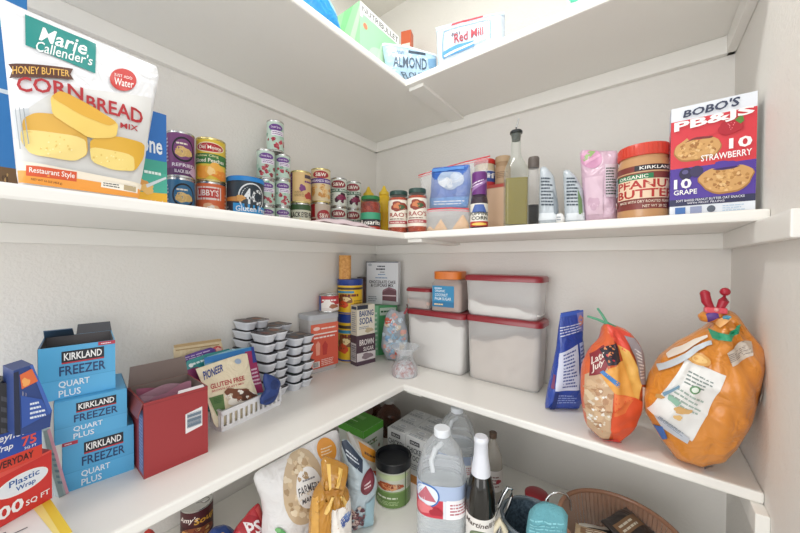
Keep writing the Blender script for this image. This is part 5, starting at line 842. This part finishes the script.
bag('oat_bag', 'large white bag of oats with a round picture of flakes and an orange badge', 'bag', [(251, 474), (275, 461), (300, 447), (337, 428), (340, 436), (344, 480), (346, 540), (340, 640), (264, 640), (261, 540), (263, 505)], P, 1.2, .10, S4, foil('#e3e2e2'), [
    ('e', 300, 480, 20, 33, '#c9b394', .1), ('s', 300, 480, 18, 30, 70, ['#e3d4b9', '#a98e6a', '#d8c3a0', '#b89c78'], 4, 2.6), ('e', 305, 479, 12.5, 18, '#efeeec', .1), ('t', 'FARMERS', [(295, 486), (316, 478), (315, 472), (294, 479)], '#4f4f55', {'b': .03, 'arc': .2}), ('t', 'MANOR', [(298, 493), (316, 486), (316, 481), (298, 488)], '#4f4f55', {'b': .03}), ('l', [(299, 474), (311, 470), (311, 467), (299, 471)], 1, '#8a8a90'),
    ('e', 325, 447, 9.5, 10.5, '#e59a34'), ('l', [(319, 452), (331, 448), (331, 441), (319, 445)], 3, '#f6e2c0', .4), ('e', 278, 520, 5, 3.5, '#58a05c', .5), ('e', 275, 518, 3, 2, '#7ab878', -.6), ('t', 'GLUTEN', [(272, 528), (285, 526), (285, 524), (272, 526)], '#5a8a5e', {'b': .03}), ('t', 'FREE', [(273, 531), (285, 529), (285, 526.6), (273, 528.6)], '#5a8a5e', {'b': .03})], seed=8, wr=.006, prof=lambda v: 1 if v < .6 else max(.1, 1-(v-.6)*2.0), wsc=10)
P = X(327, 520, .445)
bag('bread_bag', 'amber twisted bread bag in front of the white oat bag', 'bag', [(322, 480), (320, 466), (322, 456), (334, 459), (349, 466), (348, 474), (342, 481), (350, 492), (352, 520), (350, 620), (308, 620), (308, 520), (312, 494)], P, .95, .10, S4, film('amber_bread_film', '#c08a38', .12, .15, .7), [
    ('p', [(312, 496), (318, 490), (318, 560), (309, 560)], '#d9a450'), ('p', [(319, 494), (328, 486), (329, 570), (318, 570)], '#b8802c'), ('p', [(330, 496), (351, 494), (351, 570), (329, 570)], '#ece6de'), ('b', 344, 508, 6, 5, '#3c5aa0', 2), ('b', 345, 504, 3, 3, '#7f98c8', 3), ('t', 'CARB', [(331, 527), (344, 524.5), (344, 519), (331, 521.5)], '#b5763a', {'b': .04}), ('l', [(332, 533), (346, 530.5), (346, 528), (332, 530.5)], 1, '#b5763a'), ('p', [(322, 480), (330, 477), (341, 480), (336, 483), (326, 483)], '#a8701f'), ('p', [(326, 460), (330, 460), (330, 477), (328, 478)], '#e0b860'), ('p', [(338, 463), (342, 465), (337, 478), (334, 477)], '#e0b860'), ('p', [(330, 484), (333, 484), (326, 500), (323, 500)], '#e3bd6c'), ('p', [(338, 484), (340, 484), (346, 494), (343, 495)], '#e3bd6c')], seed=3, wr=.005, wsc=26, gather=(331, 481), gw=.012, maxlen=.007, rings=20, nth=100)
P = X(358, 515, .435)+Vector((0, 0, 0))
bag('granola_pouch', 'grey blue pouch with navy top and dark berries beside the bread bag', 'pouch', [(340, 440), (346, 438), (358, 452), (368, 462), (378, 480), (374, 500), (372, 540), (368, 620), (338, 620), (340, 540), (344, 500), (346, 470)], P, 1.05, .07, S4, foil('#b3c3cb'), [
    ('p', [(340, 441), (346, 439), (362, 458), (360, 468), (347, 458)], '#2e3a4c'), ('l', [(345, 453), (358, 462), (357, 456), (345, 446)], 2, '#c8d2da'), ('e', 365, 476, 6.5, 11, '#6a2430', .5), ('e', 365, 476, 4.5, 8, '#7d3440', .5), ('l', [(361, 482), (369, 478), (369, 472), (361, 476)], 2, '#e4cfd2'), ('s', 354, 512, 8, 14, 40, ['#3a2a3a', '#5c2f3c', '#7a4a50', '#c9b4ac'], 3, 2.4), ('p', [(362, 494), (373, 490), (372, 530), (362, 532)], '#9fc0cc'), ('p', [(342, 466), (347, 470), (346, 498), (343, 500)], '#5a6c80')], seed=5, wr=.005, prof=pouchprof)
P = X(372, 515, .352)
bag('snack_pouch', 'orange and yellow pouch between the grey pouch and the dark lidded canister', 'pouch', [(345, 428), (356, 438), (368, 443), (377, 452), (377, 480), (380, 500), (379, 526), (366, 530), (362, 500), (352, 460)], P, .9, .035, S4, foil('#d8cfc2'), [('p', [(358, 440), (377, 451), (377, 462), (362, 454)], '#e89a2c'), ('l', [(364, 452), (376, 458), (376, 454), (364, 447)], 1, '#7a4a1c'), ('p', [(368, 492), (380, 490), (379, 524), (368, 528)], '#e0b43c'), ('b', 374, 512, 4, 6, '#b8662c', 2), ('p', [(372, 468), (378, 470), (379, 490), (373, 494)], '#cf5a34'), ('p', [(346, 430), (352, 434), (362, 454), (356, 454)], '#eceae6')], seed=9, prof=pouchprof)
G4 = .70
carton('green_box', 'bright green topped carton at the back of the lowest shelf', 'box', (.228, -.338, S4), 0, .135, .11, G4-S4, '#d9dfd6', {'top': [('r', 0, 0, 1, 1, '#5fb03e'), ('r', .1, .55, .55, .75, '#84c66a'), ('l', (.15, .3, .6, .42), 1, '#b9e2a6'), ('l', (.12, .1, .7, .22), 2, '#3f8a2c')], 'right': [('r', 0, 0, 1, .84, '#d5dbd2'), ('r', 0, .84, 1, 1, '#58a83a'), ('s', .5, .45, .4, .3, 14, ['#b5947c', '#c9d2c4', '#8c6a58'], 3, .06), ('l', (.1, .6, .8, .75), 2, '#6a8c5c')], 'front': [('r', 0, .84, 1, 1, '#58a83a'), ('s', .5, .4, .4, .3, 12, ['#b5947c', '#8fae7c'], 2, .06)]})
def bottle(label, px, py, x=None, y=None, top=400, capc='#d8d8d6', body=AMBER, fillm=None, name='soda_bottle', group=None):
    x_, y_, r_ = cyl(px[0], px[1], py, x=x) if y is None else cyl(px[0], px[1], py, y=y); h = zat(sum(px)/2, top, (x_, y_))-S4
    t = thing(name, label, 'bottle', (x_, y_, S4), facing((x_, y_)), group); b = MB(); b.lathe([(r_*.86, 0), (r_, .012), (r_, h*.55), (r_*.93, h*.66), (r_*.6, h*.78), (r_*.34, h*.88), (r_*.33, h*.93)], body); b.build('body', t)
    b = MB(); b.lathe([(r_*.38, h*.92), (r_*.4, h*.925), (r_*.4, h*.995), (r_*.36, h)], ink(capc, .35)); b.build('cap', t); return t, x_, y_, r_, h
bottle('brown bottle with a white cap behind the stock cartons', (377, 401), 422, y=-.10, top=400, group='brown bottles')
bottle('brown bottle behind the green topped carton, under the shelf edge', (358, 381), 418, y=-.07, top=398, capc='#4a2a20', group='brown bottles')
x_, y_, r_ = cyl(375.5, 411, 480, y=-.395); hc = zat(393, 464, (x_+r_*.5, y_-r_*.7))-S4
t = thing('food_canister', 'green and white canister with an open black lid on the lowest shelf', 'canister', (x_, y_, S4), facing((x_, y_)))
b = MB(); ring_label(b, r_*.97, .004, hc*.82, '#d9dccb', [('r', 0, 0, 1, .42, '#6f8f4c'), ('r', 0, .42, 1, .46, '#8aa765'), ('b', .42, .6, .26, .1, '#b5552f', 2), ('s', .42, .6, .24, .08, 22, ['#c96a3c', '#8c3a24', '#e0a070', '#d8c0a0'], 4, .045), ('e', .5, .86, .32, .08, '#cfdcae'), ('l', (.18, .24, .72, .34), 1, '#e6edd6'), ('l', (.15, .08, .7, .2), 3, '#bcd09c'), ('l', (.78, .1, .98, .9), 14, '#9aa08c'), ('r', .72, 0, .74, 1, '#55703a')]); b.lathe([(r_*.9, 0), (r_*.965, .003), (r_*.965, hc*.82)], '#d9dccb'); b.build('body', t)
b = MB(); b.lathe([(r_*.99, hc*.80), (r_*1.02, hc*.81), (r_*1.02, hc*.99), (r_*.99, hc), (r_*.93, hc), (r_*.9, hc*.9), (0, hc*.89)], ink('#1c1e22', .3)); b.build('lid', t)
for k_ in range(6):
    i, j = k_ % 2, k_//2; top = .705; w_, d_ = .084, .06
    carton('stock_carton', 'white chicken stock carton, '+('left' if i == 0 else 'right')+' of its pair in the '+('front', 'middle', 'back')[j]+' row behind the canister', 'carton', (.376+i*(w_+.002), -.272+j*(d_+.002), S4), 0, w_, d_, top-S4-.012, '#dedfdf', {
        'front': [('r', .0, 0, 1, .18, '#c98a4c'), ('r', .22, .84, .72, .93, '#23262c'), ('t', 'KIRKLAND', (.26, .86, .68, .91), '#e9e9e9', {'b': .02}), ('t', 'CHICKEN', (.06, .66, .94, .78), '#3d444c', {'b': .03}), ('t', 'STOCK', (.14, .5, .82, .62), '#3d444c', {'b': .03}), ('l', (.1, .3, .9, .44), 3, '#8a9098')], 'right': [('l', (.1, .2, .9, .9), 14, '#a3a8ae')],
        'top': [('r', .3, .42, .7, .58, '#c9cbce'), ('e', .5, .72, .2, .16, '#f4f4f4'), ('e', .5, .72, .15, .12, '#d0d3d8'), ('l', (.1, .1, .9, .34), 2, '#8a9098')]}, group='six pack of white stock cartons')
def jug(label, px, py, y, top, ly=None, capcol='#e6ebf0', shift=0):
    x_, y_, r_ = cyl(px[0], px[1], py, y=y); h = zat(sum(px)/2+shift, top, (x_, y_))-S4
    t = thing('water_jug', label, 'jug', (x_, y_, S4), facing((x_, y_)), 'clear water jugs'); prof = [(r_*.85, 0), (r_*.98, .008), (r_, .016)]
    z = .016; zt = h*.60
    while z < zt: prof += [(r_, z), (r_*.955, z+.008), (r_, z+.016)]; z += .02
    prof += [(r_*.99, zt+.004), (r_*.94, h*.7), (r_*.82, h*.79), (r_*.62, h*.86), (r_*.4, h*.91), (r_*.28, h*.935), (r_*.27, h*.955)]
    b = MB(); b.lathe(prof, PETCLEAR, 48, sq=3.2); b.build('body', t)
    b = MB(); b.lathe([(r_*.9, .006), (r_*.93, .02), (r_*.93, h*.52), (0, h*.52)], film('still_water', '#e6eff4', .72, .02, .8), 40, sq=3.2); b.build('water', t)
    b = MB(); b.lathe([(r_*.31, h*.94), (r_*.33, h*.945), (r_*.33, h*.995), (r_*.3, h)], ink(capcol, .35)); b.build('cap', t)
    b = MB(); b.tube([(0, -r_*.3, h*.9), (-r_*.25, -r_*.62, h*.89), (-r_*.4, -r_*.78, h*.82), (-r_*.35, -r_*.88, h*.74)], .007, film('handle_plastic', '#e3e8ec', .35, .1), 8); b.build('handle', t)
    if ly:
        z0, z1 = zat(sum(px)/2, ly[1], (x_, y_-r_)), zat(sum(px)/2, ly[0], (x_, y_-r_)); b = MB(); R_ = lambda a: r_*1.006*(abs(math.sin(a))**3.2+abs(math.cos(a))**3.2)**(-1/3.2)
        fm = lambda u, v, k: ((R_((u-.5)*PI)+.0003+.00014*k)*math.sin((u-.5)*PI), -(R_((u-.5)*PI)+.0003+.00014*k)*math.cos((u-.5)*PI), z0-S4+v*(z1-z0))
        b.grid(lambda u, v: fm(.5+(u-.5)*2, v, 0), 64, 3, ink('#e3e6ec', .3))
        b.art([('r', .08, .0, .52, .55, '#c83c4c'), ('r', .08, .55, .9, 1, '#aebfdc'), ('e', .32, .66, .16, .36, '#3f6fb4'), ('e', .32, .66, .14, .31, '#e3eaf4'), ('p', [(.2, .5), (.32, .95), (.44, .5)], '#c06a78'), ('r', .56, .0, .95, .58, '#f2f0f2'), ('l', (.6, .12, .92, .5), 4, '#b55a68'), ('r', .9, .1, .98, .9, '#4f8fd0'), ('t', '6', (.8, .12, .92, .5), '#23262c', {'b': .04}), ('b', .3, .25, .12, .16, '#e07a80', 2), ('b', .44, .2, .08, .12, '#a82838', 3)], fm, .012); b.build('label', t)
    return t
jug('front clear water jug with a red and blue label', (417.5, 466), 490, -.46, 427, (484, 516), shift=-6)
jug('rear clear water jug behind the labelled one', (438, 476), 450, -.245, 406.5, (455, 475))
x_, y_, r_ = cyl(466, 495.5, 505, y=-.46); g = lambda py: zat(481, py, (x_, y_))-S4
t = thing('cider_bottle', 'dark bottle with a white foil neck beside the front water jug', 'bottle', (x_, y_, S4), facing((x_, y_))); h = g(436)
b = MB(); b.lathe([(r_*.92, 0), (r_, .006), (r_, g(500)), (r_*.97, g(490)), (r_*.8, g(480)), (r_*.6, g(470)), (r_*.44, g(460)), (r_*.4, h*.98)], DARKGLASS); b.build('glass', t)
b = MB(); b.lathe([(r_*.92, .004), (r_*.92, g(504)), (r_*.72, g(482)), (r_*.5, g(470))], glassy('sparkling_cider', '#5a3a1c', .02)); b.build('cider', t)
b = MB(); b.lathe([(r_*.66, g(473)), (r_*.62, g(466)), (r_*.5, g(455)), (r_*.46, g(442)), (r_*.5, g(441)), (r_*.5, g(438)), (r_*.4, h), (0, h+.001)], ink('#dfe2ea', .35, .1)); b.build('foil_wrap', t)
b = MB(); ring_label(b, r_*1.008, max(.01, g(545)), g(509), '#e6e2dc', [('t', "Martinelli's", (.1, .78, .9, .92), '#4a3a34', {'b': .03, 'sh': .25}), ('e', .5, .5, .26, .2, '#6a7a5c'), ('e', .5, .5, .2, .15, '#c9bfa4'), ('b', .5, .5, .1, .1, '#5c4a34', 2), ('l', (.15, .1, .85, .28), 3, '#a88a7a')], 3.0); b.build('label', t)
t, x_, y_, r_, h = bottle('clear liquor bottle with a brown cap behind the cider bottle', (483, 502.5), 475, y=-.20, top=432, capc='#6a5648', body=film('liquor_glass', '#cfc8bc', .55, .05, .7), name='liquor_bottle')
b = MB(); ring_label(b, r_*1.01, h*.2, h*.5, '#dcd6d2', [('l', (.2, .2, .8, .8), 4, '#8c6a6a'), ('b', .7, .5, .1, .1, '#a83a44', 2)]); b.build('label', t)

# pot, towel, basket at the right
PX, PY, PR, PZ = .872, -.376, .068, .665
def onp(px, py, P): d = ray(px, py); n = Vector((FW.x, FW.y, 0)); return CAM+d*((Vector(P)-CAM).dot(n)/d.dot(n))
SPECK = grain('speckled_enamel', '#2f3d49', '#5a6c7a', 160, .3, .05)
t = thing('stock_pot', 'dark speckled enamel pot with chrome loop handles beside the cider bottle', 'pot', (PX, PY, S4)); hp = PZ-S4; T0 = Vector((PX, PY, S4))
b = MB(); b.lathe([(PR*.86, 0), (PR*.95, .01), (PR*.97, hp-.008), (PR*1.04, hp-.006), (PR*1.05, hp), (PR*1.0, hp), (PR*.94, hp-.012), (PR*.92, .012), (0, .008)], SPECK); b.build('pot_body', t)
b = MB(); b.shell([(PR*1.0, hp-.001), (PR*1.07, hp-.001), (PR*1.09, hp+.003), (PR*1.05, hp+.006), (PR*.98, hp+.004), (PR*.96, hp-.001)], ink('#78838c', .25, .5)); b.build('rim', t)
Q = (PX-PR*.95, PY-PR*.55, PZ)
b = MB(); b.tube([onp(x, y, Q)-T0 for x, y in ((487, 540), (491, 524), (497, 509), (503, 495), (508, 487.5), (512, 488.5), (511.5, 496), (508, 506), (502, 520), (497, 536))], .0048, CHROME, 10); b.build('handle', t)
Q = (PX+PR*.6, PY+PR*.9, PZ)
b = MB(); b.tube([onp(x, y, Q)-T0 for x, y in ((545, 508), (546.5, 499), (551, 494), (558, 492), (566, 494.5), (570, 500), (571, 510))], .003, CHROME, 10); b.build('handle', t)
b = MB(); b.tube([onp(x, y, (PX-.05, PY-.07, PZ))-T0 for x, y in ((493, 530), (500, 521), (505, 530), (506, 545))], .008, ink('#d9cfb4', .5), 10); b.build('grip', t)
p = Z(535, 500.5, .655); K = Vector((p.x-.004, p.y+.034, 0))
b = MB(); b.lathe([(.030, 0), (.032, .004), (.032, .012), (.02, .016), (0, .016)], RED); tag(b.build('jar_lid', None, (K.x, K.y, .64)), 'small red lid peeking up behind the speckled pot', 'lid')
b = MB(); b.lathe([(.027, 0), (.029, .005), (.029, .1095), (.0, .1095)], ink('#b9b2a8', .4)); tag(b.build('spice_canister', None, (K.x, K.y, S4)), 'pale canister under the red lid behind the speckled pot', 'canister')
TEAL = paint('teal_cloth', '#6aa9b4', .9, 1.0, 330, .1)
bag('towel', 'teal waffle cloth hanging over the rim of the speckled pot', 'cloth', [(529, 511), (535, 505), (548, 503), (562, 507), (568, 515), (566, 545), (560, 575), (530, 575), (526, 530)], onp(548, 520, (PX+.03, PY-PR-.034, PZ)), facing((PX, PY)), .045, S4, TEAL, [('l', [(528, 560), (566, 560), (567, 515), (530, 513)], 14, '#86c6cf', .35)], seed=4, wr=.010, wsc=26, smooth=0, q=.35)

BX, BY, BR_, BZ = 1.056, -.306, .126, .69; hb = BZ-S4
WICK = film('amber_ribbed_plastic', '#a8795c', .25, .1, .8)
t = thing('ribbed_basket', 'translucent brown ribbed oval basket holding packets, at the lower right', 'basket', (BX, BY, S4))
b = MB(); n = 72
def basket(u, v):
    a = 2*PI*u; rb = 1+.018*math.cos(36*a*2); r_ = BR_*(.72+.28*v**.8)*rb; return (r_*math.cos(a), r_*math.sin(a), .002+v*(hb-.006))
b.grid(basket, 288, 10, WICK); b.lathe([(BR_*.74, 0), (BR_*.74, .003), (0, .003)], WICK); b.build('basket_body', t)
b = MB(); b.tube([(BR_*1.01*math.cos(2*PI*i/64), BR_*1.01*math.sin(2*PI*i/64), hb-.004) for i in range(65)], .0055, ink('#a5785e', .25, 0, .4), 10, False); b.build('rim', t)
for i, (ox, oy, rot, col, lab) in enumerate(((-.025, .03, .5, '#d9d4ca', 'white and black packet lying in the brown basket'), (.04, .0, -.3, '#dfe2e4', 'white packet with dark stripe lying in the brown basket'), (.015, .06, 1.1, '#3a3230', 'dark brown packet at the back of the brown basket'), (-.03, -.05, .1, '#c9b08c', 'tan packet at the front of the brown basket'))):
    mb = MB(); w_, d_ = .11, .07; R = Matrix.Rotation(rot, 3, 'Z') @ Matrix.Rotation(.25*(-1)**i, 3, 'X')
    f = lambda u, v, s=1, k=0: R @ Vector(((u-.5)*w_, (v-.5)*d_, s*(.010*(math.sin(PI*u)*math.sin(PI*v))**.5+.002)+s*.0002*k+.002*math.sin(u*9+i)))
    mb.grid(lambda u, v: f(u, v), 16, 12, foil(col)); mb.grid(lambda u, v: f(u, v, -1), 16, 12, foil(col))
    mb.art([('r', .05, .55, .95, .8, '#2b2a2c'), ('l', (.1, .15, .9, .45), 3, '#6a5a50'), ('b', .75, .65, .12, .12, '#c98a3c', 2)] if i < 2 else [('r', .1, .3, .9, .7, '#8c6a4c'), ('l', (.2, .35, .8, .65), 2, '#e3d9c6')], lambda u, v, k: f(u, v, 1, k+2), .01)
    tag(mb.build('tea_packet', None, (BX+ox, BY+oy, S4+.092+.018*i)), lab, 'packet', 'packets in the brown basket')
b = MB(); b.box((0, 0, .022), (.11, .11, .04), '#b9a58c', .004); tag(b.build('packet_bundle', None, (BX, BY, S4+.004), (0, 0, .4)), 'tan carton at the bottom of the brown basket', 'carton')
